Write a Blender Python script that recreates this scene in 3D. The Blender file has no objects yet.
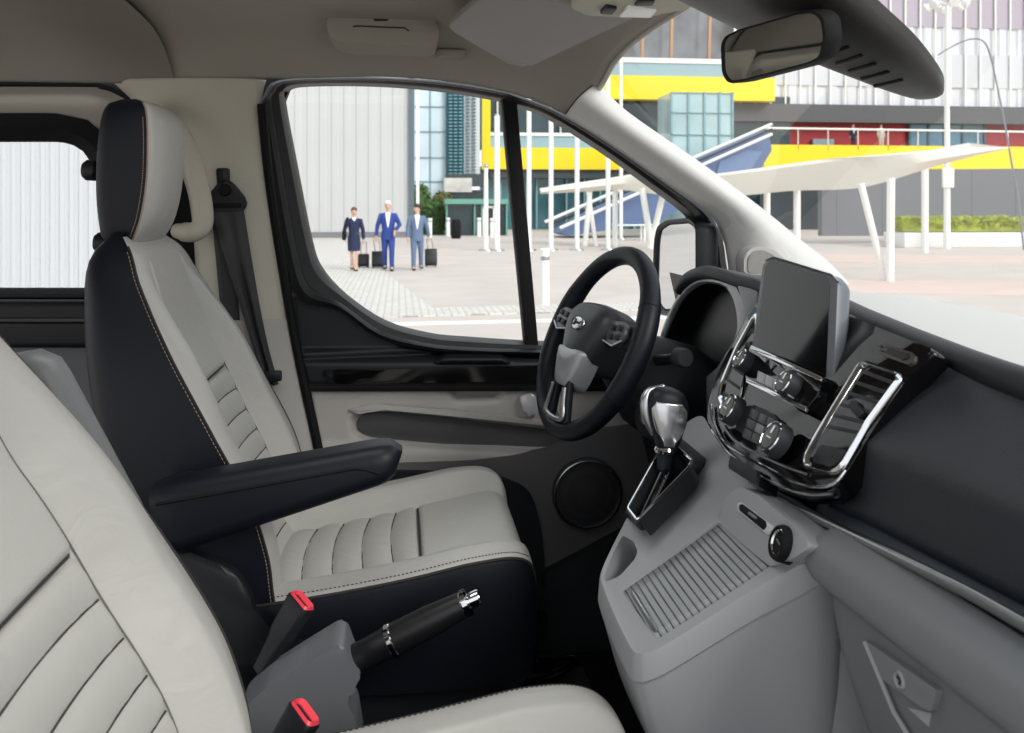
import bpy, bmesh, math, random
from mathutils import Vector, Matrix
PI = math.pi
random.seed(7)
S = bpy.context.scene
COL = S.collection
V = Vector

# ------------------------------------------------------------------ camera
F_PX, U0, V0, YAW = 920.0, 512.0, 205.0, math.radians(7.0)
EYE = V((0.0, 0.0, 1.68))
FWD = V((math.sin(YAW), math.cos(YAW), 0)); RGT = V((math.cos(YAW), -math.sin(YAW), 0)); UPV = V((0, 0, 1))
def ray(u, v): return FWD + RGT * ((u - U0) / F_PX) + UPV * ((V0 - v) / F_PX)
def PY(u, v, y):                       # surveyed point on the plane y = const
    d = ray(u, v); return EYE + d * (y / d.y)
def PX(u, v, x):
    d = ray(u, v); return EYE + d * (x / d.x)
def PZ(u, v, z):
    d = ray(u, v); return EYE + d * ((z - EYE.z) / d.z)
def PP(u, v, p, n):
    d = ray(u, v); return EYE + d * ((V(p) - EYE).dot(V(n)) / d.dot(V(n)))
cam_data = bpy.data.cameras.new('camera')
cam = bpy.data.objects.new('camera', cam_data); COL.objects.link(cam)
cam.location = EYE; cam.rotation_euler = (PI / 2, 0, -YAW)
cam_data.sensor_width = 36; cam_data.lens = F_PX / 1024 * 36
cam_data.shift_y = -(366.5 - V0) / 1024
cam_data.clip_start = 0.02; cam_data.clip_end = 600
cam_data.dof.use_dof = True; cam_data.dof.focus_distance = 1.45; cam_data.dof.aperture_fstop = 11
S.camera = cam

# ------------------------------------------------------------------ materials
def lin(c):
    return tuple((x / 255 / 12.92) if x / 255 <= .04045 else (((x / 255) + .055) / 1.055) ** 2.4 for x in c)
MATS = {}
def mat(name, rgb, rough=.5, metal=0, bump=0, scale=300, var=0, vscale=4, spec=.5, coat=0, emit=None, estr=0, sheen=0, detail=3):
    if name in MATS: return MATS[name]
    m = bpy.data.materials.new(name); m.use_nodes = True
    nt = m.node_tree; b = nt.nodes['Principled BSDF']
    c = lin(rgb) + (1,)
    b.inputs['Base Color'].default_value = c
    b.inputs['Roughness'].default_value = rough; b.inputs['Metallic'].default_value = metal
    b.inputs['Specular IOR Level'].default_value = spec
    b.inputs['Coat Weight'].default_value = coat; b.inputs['Coat Roughness'].default_value = .05
    b.inputs['Sheen Weight'].default_value = sheen
    tc = nt.nodes.new('ShaderNodeTexCoord')
    if bump:
        n = nt.nodes.new('ShaderNodeTexNoise'); n.inputs['Scale'].default_value = scale; n.inputs['Detail'].default_value = detail
        bp = nt.nodes.new('ShaderNodeBump'); bp.inputs['Strength'].default_value = bump; bp.inputs['Distance'].default_value = .001
        nt.links.new(tc.outputs['Object'], n.inputs['Vector']); nt.links.new(n.outputs['Fac'], bp.inputs['Height'])
        nt.links.new(bp.outputs['Normal'], b.inputs['Normal'])
    if var:
        n = nt.nodes.new('ShaderNodeTexNoise'); n.inputs['Scale'].default_value = vscale; n.inputs['Detail'].default_value = 4
        r = nt.nodes.new('ShaderNodeValToRGB')
        r.color_ramp.elements[0].position = .3; r.color_ramp.elements[1].position = .7
        r.color_ramp.elements[0].color = tuple(x * (1 - var) for x in c[:3]) + (1,)
        r.color_ramp.elements[1].color = tuple(min(1, x * (1 + var)) for x in c[:3]) + (1,)
        nt.links.new(tc.outputs['Object'], n.inputs['Vector']); nt.links.new(n.outputs['Fac'], r.inputs['Fac'])
        nt.links.new(r.outputs['Color'], b.inputs['Base Color'])
    if emit:
        b.inputs['Emission Color'].default_value = lin(emit) + (1,); b.inputs['Emission Strength'].default_value = estr
    MATS[name] = m; return m

def glass_mat(name, tint=(1, 1, 1), gloss=.06, rough=0.0):
    m = bpy.data.materials.new(name); m.use_nodes = True
    nt = m.node_tree; nt.nodes.clear()
    o = nt.nodes.new('ShaderNodeOutputMaterial'); t = nt.nodes.new('ShaderNodeBsdfTransparent'); g = nt.nodes.new('ShaderNodeBsdfGlossy')
    g.inputs['Roughness'].default_value = rough
    t.inputs['Color'].default_value = tuple(tint) + (1,)
    f = nt.nodes.new('ShaderNodeLayerWeight'); f.inputs['Blend'].default_value = .25
    mu = nt.nodes.new('ShaderNodeMath'); mu.operation = 'MULTIPLY'; mu.inputs[1].default_value = gloss * 3
    mx = nt.nodes.new('ShaderNodeMixShader')
    nt.links.new(f.outputs['Fresnel'], mu.inputs[0]); nt.links.new(mu.outputs[0], mx.inputs[0])
    nt.links.new(t.outputs[0], mx.inputs[1]); nt.links.new(g.outputs[0], mx.inputs[2]); nt.links.new(mx.outputs[0], o.inputs[0])
    MATS[name] = m; return m

def stripe_mat(name, a, b, axis, period, width, rough=.6, bump=.3, metal=0, off=0):
    """panels with a thin joint every `period` metres along an axis (object space)"""
    m = bpy.data.materials.new(name); m.use_nodes = True; nt = m.node_tree; p = nt.nodes['Principled BSDF']
    p.inputs['Roughness'].default_value = rough; p.inputs['Metallic'].default_value = metal
    tc = nt.nodes.new('ShaderNodeTexCoord'); sp = nt.nodes.new('ShaderNodeSeparateXYZ'); nt.links.new(tc.outputs['Object'], sp.inputs[0])
    md = nt.nodes.new('ShaderNodeMath'); md.operation = 'PINGPONG'; md.inputs[1].default_value = period / 2
    ad = nt.nodes.new('ShaderNodeMath'); ad.operation = 'SUBTRACT'; ad.inputs[1].default_value = off
    nt.links.new(sp.outputs[axis], ad.inputs[0]); nt.links.new(ad.outputs[0], md.inputs[0])
    lt = nt.nodes.new('ShaderNodeMath'); lt.operation = 'LESS_THAN'; lt.inputs[1].default_value = width / 2
    nt.links.new(md.outputs[0], lt.inputs[0])
    mx = nt.nodes.new('ShaderNodeMix'); mx.data_type = 'RGBA'
    mx.inputs[6].default_value = lin(a) + (1,); mx.inputs[7].default_value = lin(b) + (1,)
    nt.links.new(lt.outputs[0], mx.inputs[0]); nt.links.new(mx.outputs[2], p.inputs['Base Color'])
    MATS[name] = m; return m

# ------------------------------------------------------------------ mesh builder
def frame_from(axis):
    a = V(axis).normalized(); h = V((0, 0, 1)) if abs(a.z) < .9 else V((1, 0, 0))
    x = h.cross(a).normalized(); return x, a.cross(x), a
class MB:
    def __init__(s): s.bm = bmesh.new()
    def face(s, vs):
        try: return s.bm.faces.new(vs)
        except ValueError: return None
    def box(s, c, size, rot=None, bevel=0, seg=2):
        r = bmesh.ops.create_cube(s.bm, size=1); M = Matrix.Diagonal(V(size)).to_4x4()
        if rot is not None: M = rot.to_4x4() @ M
        M = Matrix.Translation(V(c)) @ M
        bmesh.ops.transform(s.bm, matrix=M, verts=r['verts'])
        if bevel:
            es = list({e for v in r['verts'] for e in v.link_edges})
            bmesh.ops.bevel(s.bm, geom=es, offset=bevel, segments=seg, profile=.5, affect='EDGES', clamp_overlap=True)
        return s
    def prism(s, pts, vec, bevel=0, seg=2):
        pts = [V(p) for p in pts]; vec = V(vec); n = len(pts)
        a = [s.bm.verts.new(p) for p in pts]; b = [s.bm.verts.new(p + vec) for p in pts]
        f1 = s.face(a[::-1]); f2 = s.face(b)
        for i in range(n): s.face([a[i], a[(i + 1) % n], b[(i + 1) % n], b[i]])
        if bevel:
            es = list({e for f in (f1, f2) if f for e in f.edges})
            bmesh.ops.bevel(s.bm, geom=es, offset=bevel, segments=seg, profile=.5, affect='EDGES', clamp_overlap=True)
        return s
    def loft(s, rings, cap0=True, cap1=True, closed=True):
        R = [[s.bm.verts.new(V(p)) for p in r] for r in rings]; n = len(R[0])
        for i in range(len(R) - 1):
            for j in range(n if closed else n - 1):
                k = (j + 1) % n; s.face([R[i][j], R[i][k], R[i + 1][k], R[i + 1][j]])
        if cap0: s.face(R[0][::-1])
        if cap1: s.face(R[-1])
        return s
    def tube(s, pts, r, n=8, closed=False, caps=True, flat=None):
        pts = [V(p) for p in pts]; m = len(pts); rad = r if isinstance(r, (list, tuple)) else [r] * m
        rings = []; prev = None
        for i in range(m):
            if closed: t = pts[(i + 1) % m] - pts[i - 1]
            else: t = pts[min(i + 1, m - 1)] - pts[max(i - 1, 0)]
            t.normalize()
            if prev is None: x, y, _ = frame_from(t)
            else:
                x = (prev - t * prev.dot(t)); x = x.normalized() if x.length > 1e-6 else frame_from(t)[0]
                y = t.cross(x)
            prev = x
            rings.append([pts[i] + (x * math.cos(2 * PI * k / n) + y * math.sin(2 * PI * k / n)) * rad[i] for k in range(n)])
        if closed:
            # align the last ring with the first
            best = min(range(n), key=lambda o: sum((rings[-1][(k + o) % n] - rings[0][k]).length for k in range(n)))
            R = [[s.bm.verts.new(p) for p in q] for q in rings]
            for i in range(m):
                o = best if i == m - 1 else 0; nx = R[(i + 1) % m]
                for k in range(n):
                    k2 = (k + 1) % n
                    s.face([R[i][(k + o) % n], R[i][(k2 + o) % n], nx[k2], nx[k]])
            return s
        return s.loft(rings, caps, caps)
    def lathe(s, prof, c, axis, n=32, a0=0, a1=2 * PI):
        x, y, a = frame_from(axis); c = V(c); full = abs(a1 - a0 - 2 * PI) < 1e-6
        rings = []
        for k in range(n if full else n + 1):
            t = a0 + (a1 - a0) * k / n; d = x * math.cos(t) + y * math.sin(t)
            rings.append([c + d * max(r, 1e-5) + a * h for r, h in prof])
        if full: rings.append(rings[0])
        s.loft(rings, False, False, closed=False)
        bmesh.ops.remove_doubles(s.bm, verts=s.bm.verts, dist=2e-5)
        return s
    def grid(s, fn, nu, nv, cu=False):
        W = [[s.bm.verts.new(V(fn(i / nu, j / nv))) for i in range(nu + (0 if cu else 1))] for j in range(nv + 1)]
        for j in range(nv):
            for i in range(nu):
                k = (i + 1) % len(W[0]); s.face([W[j][i], W[j][k], W[j + 1][k], W[j + 1][i]])
        return s
    def sphere(s, c, r, rot=None, n=16):
        q = bmesh.ops.create_uvsphere(s.bm, u_segments=n, v_segments=max(6, n * 2 // 3), radius=1)
        M = Matrix.Diagonal(V(r if isinstance(r, (tuple, list)) else (r, r, r))).to_4x4()
        if rot is not None: M = rot.to_4x4() @ M
        bmesh.ops.transform(s.bm, matrix=Matrix.Translation(V(c)) @ M, verts=q['verts']); return s
    def build(s, name, m, parent=None, sharp=40, origin=None, label=None, flat=False):
        bm = s.bm
        bmesh.ops.recalc_face_normals(bm, faces=bm.faces)
        me = bpy.data.meshes.new(name)
        if parent is not None: origin = None
        if origin is not None: bmesh.ops.translate(bm, verts=bm.verts, vec=-V(origin))
        if parent is not None:
            w = V((0, 0, 0)); p = parent
            while p is not None: w += p.location; p = p.parent
            bmesh.ops.translate(bm, verts=bm.verts, vec=-w)
        bm.to_mesh(me); bm.free()
        if not flat:
            me.polygons.foreach_set('use_smooth', [True] * len(me.polygons))
            me.set_sharp_from_angle(angle=math.radians(sharp))
        me.materials.append(m)
        o = bpy.data.objects.new(name, me); COL.objects.link(o)
        if origin is not None: o.location = V(origin)
        if parent is not None: o.parent = parent
        if label: o['label'] = label
        return o
def tag(o, label=None, cat=None, group=None, kind=None):
    if label: o['label'] = label
    if cat: o['category'] = cat
    if group: o['group'] = group
    if kind: o['kind'] = kind
    return o
def empty(name, loc, label, cat, group=None):
    o = bpy.data.objects.new(name, None); COL.objects.link(o); o.location = V(loc); o.empty_display_size = .1
    return tag(o, label, cat, group)
def solid(o, t, off=0):
    m = o.modifiers.new('thick', 'SOLIDIFY'); m.thickness = min(t, .004); m.offset = 0; return o
def copy_tree(o, loc=None, label=None, parent=None):
    c = o.copy(); COL.objects.link(c)
    if parent is not None: c.parent = parent
    if loc is not None: c.location = V(loc)
    if label: c['label'] = label
    for ch in list(o.children): copy_tree(ch, parent=c)
    return c
def herm(xs, ys, x):
    n = len(xs)
    if x <= xs[0]: return ys[0]
    if x >= xs[-1]: return ys[-1]
    i = max(k for k in range(n - 1) if xs[k] <= x)
    def sl(k):
        if k == 0: return (ys[1] - ys[0]) / (xs[1] - xs[0])
        if k == n - 1: return (ys[-1] - ys[-2]) / (xs[-1] - xs[-2])
        return (ys[k + 1] - ys[k - 1]) / (xs[k + 1] - xs[k - 1])
    h = xs[i + 1] - xs[i]; t = (x - xs[i]) / h
    return ((2*t**3-3*t**2+1)*ys[i] + (t**3-2*t**2+t)*h*sl(i) + (-2*t**3+3*t**2)*ys[i+1] + (t**3-t**2)*h*sl(i+1))
def spline(pts, per=6, closed=False):
    pts = [V(p) for p in pts]; n = len(pts); out = []
    for i in range(n if closed else n - 1):
        p0 = pts[i - 1] if (i > 0 or closed) else pts[0]; p1 = pts[i]; p2 = pts[(i + 1) % n]
        p3 = pts[(i + 2) % n] if (closed or i + 2 < n) else pts[-1]
        for k in range(per):
            t = k / per
            out.append(.5 * ((2 * p1) + (p2 - p0) * t + (2 * p0 - 5 * p1 + 4 * p2 - p3) * t * t + (3 * p1 - p0 - 3 * p2 + p3) * t ** 3))
    if not closed: out.append(pts[-1])
    return out
def rrect(w, h, r, n=5):
    """rounded rectangle outline, centred, in 2-D"""
    r = min(r, w / 2 - 1e-4, h / 2 - 1e-4); out = []
    for cx, cy, a in ((w/2-r, h/2-r, 0), (-w/2+r, h/2-r, 90), (-w/2+r, -h/2+r, 180), (w/2-r, -h/2+r, 270)):
        for k in range(n + 1):
            t = math.radians(a + 90 * k / n); out.append((cx + r * math.cos(t), cy + r * math.sin(t)))
    return out
def roundpoly(pts, r, n=4):
    """round the corners of a planar 3-D polygon; r may be a list"""
    pts = [V(p) for p in pts]; out = []; m = len(pts)
    for i in range(m):
        rr = r[i] if isinstance(r, (list, tuple)) else r
        p, a, b = pts[i], pts[i - 1], pts[(i + 1) % m]
        if rr <= 0: out.append(p); continue
        d1 = (a - p); d2 = (b - p); l = min(rr, d1.length * .48, d2.length * .48)
        q1 = p + d1.normalized() * l; q2 = p + d2.normalized() * l
        for k in range(n + 1):
            t = k / n; out.append(q1 * (1 - t) ** 2 + p * 2 * t * (1 - t) + q2 * t * t)
    return out
def resample(pts, n):
    """n points evenly spaced along a closed outline, starting near pts[0]"""
    pts = [V(p) for p in pts]; L = [0]
    for i in range(len(pts)): L.append(L[-1] + (pts[(i + 1) % len(pts)] - pts[i]).length)
    out = []
    for k in range(n):
        d = L[-1] * k / n; i = max(j for j in range(len(pts)) if L[j] <= d + 1e-9)
        sl = L[i + 1] - L[i]; t = 0 if sl < 1e-9 else (d - L[i]) / sl
        out.append(pts[i].lerp(pts[(i + 1) % len(pts)], t))
    return out

# shared materials
LEATHER = mat('light_grey_leather', (170, 169, 165), .38, bump=.10, scale=220, spec=.4, detail=4)
def wrinkle(m, scale, strength, dist):
    nt = m.node_tree; b = nt.nodes['Principled BSDF']; l = b.inputs['Normal'].links[0]; src = l.from_socket
    n = nt.nodes.new('ShaderNodeTexNoise'); n.inputs['Scale'].default_value = scale; n.inputs['Detail'].default_value = 5; n.inputs['Roughness'].default_value = .55; n.inputs['Distortion'].default_value = 1.2
    tc = nt.nodes.new('ShaderNodeTexCoord'); nt.links.new(tc.outputs['Object'], n.inputs['Vector'])
    bp = nt.nodes.new('ShaderNodeBump'); bp.inputs['Strength'].default_value = strength; bp.inputs['Distance'].default_value = dist
    nt.links.new(n.outputs['Fac'], bp.inputs['Height']); nt.links.new(src, bp.inputs['Normal']); nt.links.new(bp.outputs['Normal'], b.inputs['Normal'])
wrinkle(LEATHER, 16, .35, .006)
LEATHER_B = mat('navy_black_leather', (14, 18, 27), .48, bump=.12, scale=260, spec=.3)
THREAD_W = mat('tan_thread', (142, 126, 110), .8)
THREAD_D = mat('dark_seam', (38, 36, 36), .8)
THREAD_G = mat('grey_seam', (92, 90, 88), .8)
PL_BLACK = mat('soft_black_plastic', (24, 26, 31), .48, bump=.06, scale=500, spec=.35)
PL_DARK = mat('charcoal_plastic', (40, 42, 47), .55, bump=.06, scale=500, spec=.35)
PL_GREY = mat('mid_grey_plastic', (168, 166, 163), .6, bump=.05, scale=600, spec=.3)
PL_CONS = mat('console_grey_plastic', (150, 152, 155), .5, bump=.05, scale=600, spec=.35)
PL_GLOVE = mat('glovebox_grey_plastic', (114, 116, 119), .55, bump=.05, scale=600, spec=.35)
PL_BEIGE = mat('pale_stone_plastic', (184, 181, 168), .6, bump=.04, scale=500, spec=.3)
HEADL = mat('headliner_fabric', (150, 146, 137), .9, bump=.15, scale=900, spec=.1)
GLOSSB = mat('gloss_black', (9, 9, 11), .07, spec=.32, coat=.1)
PL_APIL = mat('pillar_pale_grey', (205, 204, 202), .5, bump=.03, scale=500, spec=.4)
CHROME = mat('bright_chrome', (220, 222, 225), .08, metal=1)
SATIN = mat('satin_silver', (176, 178, 182), .28, metal=1)
RUBBER = mat('black_rubber', (17, 17, 19), .7, spec=.2)
SCREEN = mat('dark_display_glass', (6, 7, 9), .05, spec=.4)
RED = mat('buckle_red', (226, 62, 78), .4)
WEB = mat('seat_belt_webbing', (48, 48, 50), .65, bump=.3, scale=900)
CARPET = mat('black_carpet', (16, 16, 17), .95, bump=.4, scale=700, spec=.1)
WHITE = mat('white_paint', (236, 236, 232), .5)
GLASS = glass_mat('clear_glass', (.97, .985, .98), .035)
# ------------------------------------------------------------------ seats
SZ = [1.05, 1.11, 1.165, 1.238, 1.356, 1.46, 1.56, 1.605, 1.63]
SF = [-.176, -.184, -.190, -.212, -.273, -.332, -.385, -.406, -.428]      # front seam
SB = [-.380, -.398, -.412, -.424, -.442, -.462, -.474, -.470, -.452]      # back of the shell
SW = [.235, .240, .246, .250, .248, .228, .190, .158, .120]               # half width
REC = {.76: .085}; RZ0 = {.76: 1.372, 1.62: 1.398}
def smooth(a, b, x):
    t = min(1, max(0, (x - a) / (b - a))); return t * t * (3 - 2 * t)
def rib(z, z0, p, d):
    ph = ((z - z0) / p) % 1.0
    return d * (abs(math.sin(PI * ph)) ** .55)
BO = {1.372: .009, 1.398: .003}
def back_h(s, z, z0=1.398):
    a = abs(s)
    k = (1 - smooth(1.585, 1.632, z)) * (.35 + .65 * smooth(1.05, 1.12, z))
    edge = math.sqrt(max(0, 1 - (max(0, a - .74) / .26) ** 2))
    bol = BO[z0] * math.sin(PI * max(0, min(1, (a - .58) / .42))) * smooth(1.52, 1.36, z)
    up = smooth(1.58, 1.44, z); lw = smooth(1.45, 1.30, z); lv = .005 - .024 * up - .012 * lw; cr = .006 + .009 * up - .012 * lw; ins = lv + (cr - lv) * smooth(.575, .74, a) - .004 * (1 - (min(a, .56) / .56) ** 2)
    groove = -.006 * math.exp(-((a - .575) / .025) ** 2) * (1 - smooth(1.55, 1.60, z))
    r = 0
    if a < .575 and z < z0:
        r = (rib(z + .006 * (a / .57) ** 2, z0, .0375, .0060) - .0060) * smooth(.575, .53, a)
    if a < .575 and abs(z - z0) < .02:
        r -= .006 * math.exp(-((z - z0) / .004) ** 2)
    return k * (ins * (edge if ins > 0 else 1) + bol * edge + groove) + r * k
def back_pt(yc, dx, s, z, extra=0):
    f = herm(SZ, SF, z); w = herm(SZ, SW, z); dx = dx - REC.get(yc, 0) * max(0, z - 1.1)
    d = (herm(SZ, SF, z + .01) - herm(SZ, SF, z - .01)) / .02
    n = V((1, 0, -d)).normalized()
    return V((dx + f, yc + w * s, z)) + n * (back_h(s, z, RZ0[yc]) + extra)

CX = [-.27, -.20, 0, .12, .175, .202, .214, .216]
def cpath(t):      # cushion centre line, t 0..1 -> x, z
    ts = [0, .13, .45, .68, .80, .88, .95, 1]
    return herm(ts, [-.27, -.20, -.01, .115, .168, .194, .206, .209], t), herm(ts, [1.064, 1.070, 1.098, 1.122, 1.132, 1.126, 1.106, 1.080], t)
def cush_pt(yc, dx, s, t, low=False):
    x, z = cpath(t); a = abs(s)
    w = herm([-.27, -.1, .1, .18, .217], [.232, .248, .250, .236, .205], x)
    front = smooth(.80, .95, t)
    bol = .034 * smooth(.60, .80, a) * (1 - .45 * smooth(.62, .92, t))
    edge = 0
    if a > .80: edge = -.010 * (1 - math.sqrt(max(0, 1 - ((a - .80) / .20) ** 2)))
    crown = .010 * (1 - min(1, a / .6) ** 2) * (1 - front)
    gr = -.009 * math.exp(-((a - .585) / .020) ** 2) * (1 - front)
    r = 0
    if a < .585 and x < .035:
        r = (rib(x - .01 * (a / .58) ** 2, .035, .049, .0085) - .0085) * smooth(.585, .54, a)
    if a < .585 and abs(x - .035) < .02: r -= .005 * math.exp(-((x - .035) / .004) ** 2)
    return V((dx + x, yc + w * s, z + bol + edge + crown + gr + r))

def seat(yc, dx, inb, label, group):
    """inb: +1 / -1, the side (in y) that faces the middle of the cabin"""
    root = empty('car_seat', (dx, yc, .70), label, 'car seat', group)
    # --- backrest: light front over a black shell
    m = MB(); m.grid(lambda u, w: back_pt(yc, dx, -1 + 2 * u, 1.05 + .58 * w), 128, 270)
    front = m.build('backrest', LEATHER, root, sharp=80)
    m = MB(); rings = []
    for k in range(33):
        z = 1.05 + (1.63 - 1.05) * k / 32
        f = herm(SZ, SF, z); b = herm(SZ, SB, z); w = herm(SZ, SW, z); r = min(.05, (f - b) * .48, w * .5)
        pts = [(f, -w)]
        for q in range(7):
            a = math.radians(90 * q / 6); pts.append((b + r - r * math.sin(a), -w + r - r * math.cos(a)))
        for q in range(7):
            a = math.radians(90 * q / 6); pts.append((b + r - r * math.cos(a), w - r + r * math.sin(a)))
        g_ = min(.085, (f - b) * .7); pts += [(f, w), (f - .004, w * .93), (f - g_, w * .62), (f - g_, 0), (f - g_, -w * .62), (f - .004, -w * .93)]
        # a soft belly on the sides
        rings.append([V((dx + x - REC.get(yc, 0) * max(0, z - 1.1), yc + y, z)) for x, y in pts])
    z = 1.645; rings.append([p.lerp(V((dx - .44 - REC.get(yc, 0) * .5, yc, z)), .35) + V((0, 0, .012)) for p in rings[-1]])
    m.loft(rings); shell = m.build('backrest_shell', LEATHER_B, root, sharp=50, label='navy black leather side and back of the backrest')
    for sgn in (-1, 1):
        m = MB(); m.tube([back_pt(yc, dx, sgn * 1.0, 1.06 + .555 * k / 60, .001) for k in range(61)], .0016, 6); m.build('piping', THREAD_D, root)
    for sgn in (-1, 1):
        m = MB()
        for off, (x0, y0) in enumerate(((-.0035, 1.003),)):
            for k in range(96):
                z = 1.07 + .54 * k / 96; z2 = z + .0036
                rc = -REC.get(yc, 0) * max(0, z - 1.1); p = V((dx + rc + herm(SZ, SF, z) + x0, yc + sgn * (herm(SZ, SW, z) + .0008), z)); q = V((dx + rc + herm(SZ, SF, z2) + x0, yc + sgn * (herm(SZ, SW, z2) + .0008), z2))
                m.tube([p, q], .0007, 4)
        m.build('stitching', THREAD_W, shell)
    for sgn in (-1, 1):      # seams of the ribbed insert
        m = MB(); m.tube([back_pt(yc, dx, sgn * .578, 1.10 + .42 * k / 60, .0008) for k in range(61)], .0012, 5); m.build('insert_seam', THREAD_G, front)
    m = MB()
    m.tube([back_pt(yc, dx, -.56 + 1.12 * k / 30, RZ0[yc], .0012) for k in range(31)], .0016, 5)
    for j in range(1, 9):
        m.tube([back_pt(yc, dx, q, RZ0[yc] - .0375 * j - .006 * (q / .57) ** 2, .0012) for q in [-.55 + 1.1 * k / 24 for k in range(25)]], .0011, 5)
    m.build('insert_seam', THREAD_D, front)
    # --- cushion
    m = MB(); m.grid(lambda u, w: cush_pt(yc, dx, -1 + 2 * u, w), 110, 240)
    cush = m.build('seat_cushion', LEATHER, root, sharp=80)
    m = MB()
    outline = [cush_pt(yc, dx, -1, .02 + .98 * k / 40) for k in range(41)] + [cush_pt(yc, dx, -1 + 2 * k / 20, 1) for k in range(1, 20)] + [cush_pt(yc, dx, 1, 1 - .98 * k / 40) for k in range(41)]
    def ring(dz, grow, zmin=None, kz=1):
        o = []
        for p in outline:
            c = V((dx, yc, p.z)); q = p + (p - c) * grow
            z = p.z + dz if zmin is None else p.z * (1 - kz) + zmin * kz
            o.append(V((q.x, q.y, z)))
        return o
    m.loft([ring(-.06, -.10), ring(-.05, -.02), ring(.000, -.003), ring(-.008, .008), ring(-.04, .014), ring(0, .006, 1.00, .8), ring(0, -.02, .955, 1), ring(0, -.2, .955, 1)], cap0=True, cap1=True)
    m.build('cushion_side', LEATHER_B, root, sharp=50, label='navy black leather skirt round the cushion')
    m = MB(); m.tube(outline[3:-3], .0026, 6); m.build('piping', THREAD_D, cush)
    for sgn in (-1, 1):
        m = MB()
        for k in range(80):
            t = .05 + .85 * k / 80
            p = cush_pt(yc, dx, sgn * .965, t); q = cush_pt(yc, dx, sgn * .965, t + .0055)
            m.tube([p + V((0, 0, .0006)), q + V((0, 0, .0006))], .0008, 4)
        m.build('stitching', THREAD_D, cush)
    m = MB()
    for sgn in (-1, 1): m.tube([cush_pt(yc, dx, sgn * .585, .12 + .70 * k / 50) + V((0, 0, .0008)) for k in range(51)], .0011, 5)
    tt = min((abs(cpath(k / 2000)[0] - .035), k / 2000) for k in range(2000))[1]
    m.tube([cush_pt(yc, dx, -.57 + 1.14 * k / 24, tt) + V((0, 0, .001)) for k in range(25)], .0016, 5)
    for j in range(1, 5):
        tj = min((abs(cpath(k / 2000)[0] - (.035 - .049 * j)), k / 2000) for k in range(2000))[1]
        m.tube([cush_pt(yc, dx, -.56 + 1.12 * k / 24, tj + .010 * (abs(-.56 + 1.12 * k / 24) / .58) ** 2 * 1.6) + V((0, 0, .0008)) for k in range(25)], .0011, 5)
    m.build('insert_seam', THREAD_D, cush)
    # --- headrest
    dx0 = dx; dx = dx - REC.get(yc, 0) * .55
    hz = [1.612, 1.625, 1.66, 1.72, 1.79, 1.83, 1.846, 1.852]
    hw = [.078, .096, .104, .108, .109, .103, .088, .062]
    hs = [-.433, -.420, -.406, -.396, -.394, -.398, -.408, -.423]      # seam between dark body and light front
    hb = [-.460, -.472, -.478, -.480, -.476, -.470, -.462, -.450]
    hf = [-.430, -.412, -.394, -.382, -.380, -.385, -.399, -.419]
    def hr(z, g=0):
        f, b, w = herm(hz, hs, z), herm(hz, hb, z), herm(hz, hw, z); r = min(.03, (f - b) * .45)
        pts = [(f, -w)]
        for q in range(5):
            a = math.radians(22.5 * q); pts.append((b + r - r * math.sin(a), -w + r - r * math.cos(a)))
        for q in range(5):
            a = math.radians(22.5 * q); pts.append((b + r - r * math.cos(a), w - r + r * math.sin(a)))
        pts += [(f, w), (f, 0)]
        return [V((dx + x, yc + y, z)) for x, y in pts]
    zs = [1.612 + .24 * k / 28 for k in range(29)]
    m = MB(); m.loft([hr(z) for z in zs]); head = m.build('headrest', LEATHER_B, root, sharp=50, label='navy black leather headrest with pale front pad')
    def hp(u, t):
        z = 1.612 + .24 * t; s = -1 + 2 * u; w = herm(hz, hw, z); f, g = herm(hz, hs, z), herm(hz, hf, z)
        return V((dx + f + (g - f) * (1 - abs(s) ** 4.0) ** .5 + .0005, yc + w * s, z))
    m = MB(); m.grid(hp, 48, 44); m.build('front_pad', LEATHER, head, sharp=80, label='pale grey leather front pad')
    m = MB()
    for sgn in (-1, 1):
        m = MB(); m.tube([V((dx + herm(hz, hs, z) + .0005, yc + sgn * (herm(hz, hw, z) + .0005), z)) for z in zs[1:-1]], .0016, 5)
        for k in range(48):
            z = 1.63 + .19 * k / 48
            m.tube([V((dx + herm(hz, hs, q) - .006, yc + sgn * (herm(hz, hw, q) + .0008), q)) for q in (z, z + .0028)], .0006, 4)
        m.build('stitching', THREAD_W, head)
    for sgn in (-1, 1):
        m = MB(); m.tube([V((dx - .437, yc + sgn * .055, 1.60)), V((dx - .437, yc + sgn * .055, 1.66))], .007, 12); m.build('headrest_post', SATIN, root)
        m = MB(); m.lathe([(.0, 1.648), (.014, 1.648), (.016, 1.640), (.016, 1.620), (0, 1.620)], (dx - .437, yc + sgn * .055, 0), (0, 0, 1), 20); m.build('post_guide', PL_BLACK, root)
    dx = dx0
    # --- plinth, recliner cover, rails
    m = MB()
    for sgn in (-1, 1):
        y = yc + sgn * .215
        pts = [(dx - .30, y, .705), (dx - .33, y, .98), (dx - .05, y, 1.00), (dx + .17, y, 1.005), (dx + .195, y, .97), (dx + .19, y, .93), (dx + .13, y, .90), (dx + .04, y, .895), (dx + .02, y, .86), (dx + .03, y, .705)]
        m.prism(roundpoly(pts, .03), (0, -sgn * .05, 0), bevel=.006)
    m.box((dx - .14, yc, .84), (.30, .40, .26), bevel=.01)
    m.build('seat_base', PL_BLACK, root)
    y = yc + inb * .262
    m = MB()
    pts = [(dx - .40, y, 1.02), (dx - .40, y, 1.16), (dx - .33, y, 1.20), (dx - .22, y, 1.15), (dx - .20, y, 1.06), (dx - .10, y, 1.035), (dx - .06, y, .985), (dx - .34, y, .975)]
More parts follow.
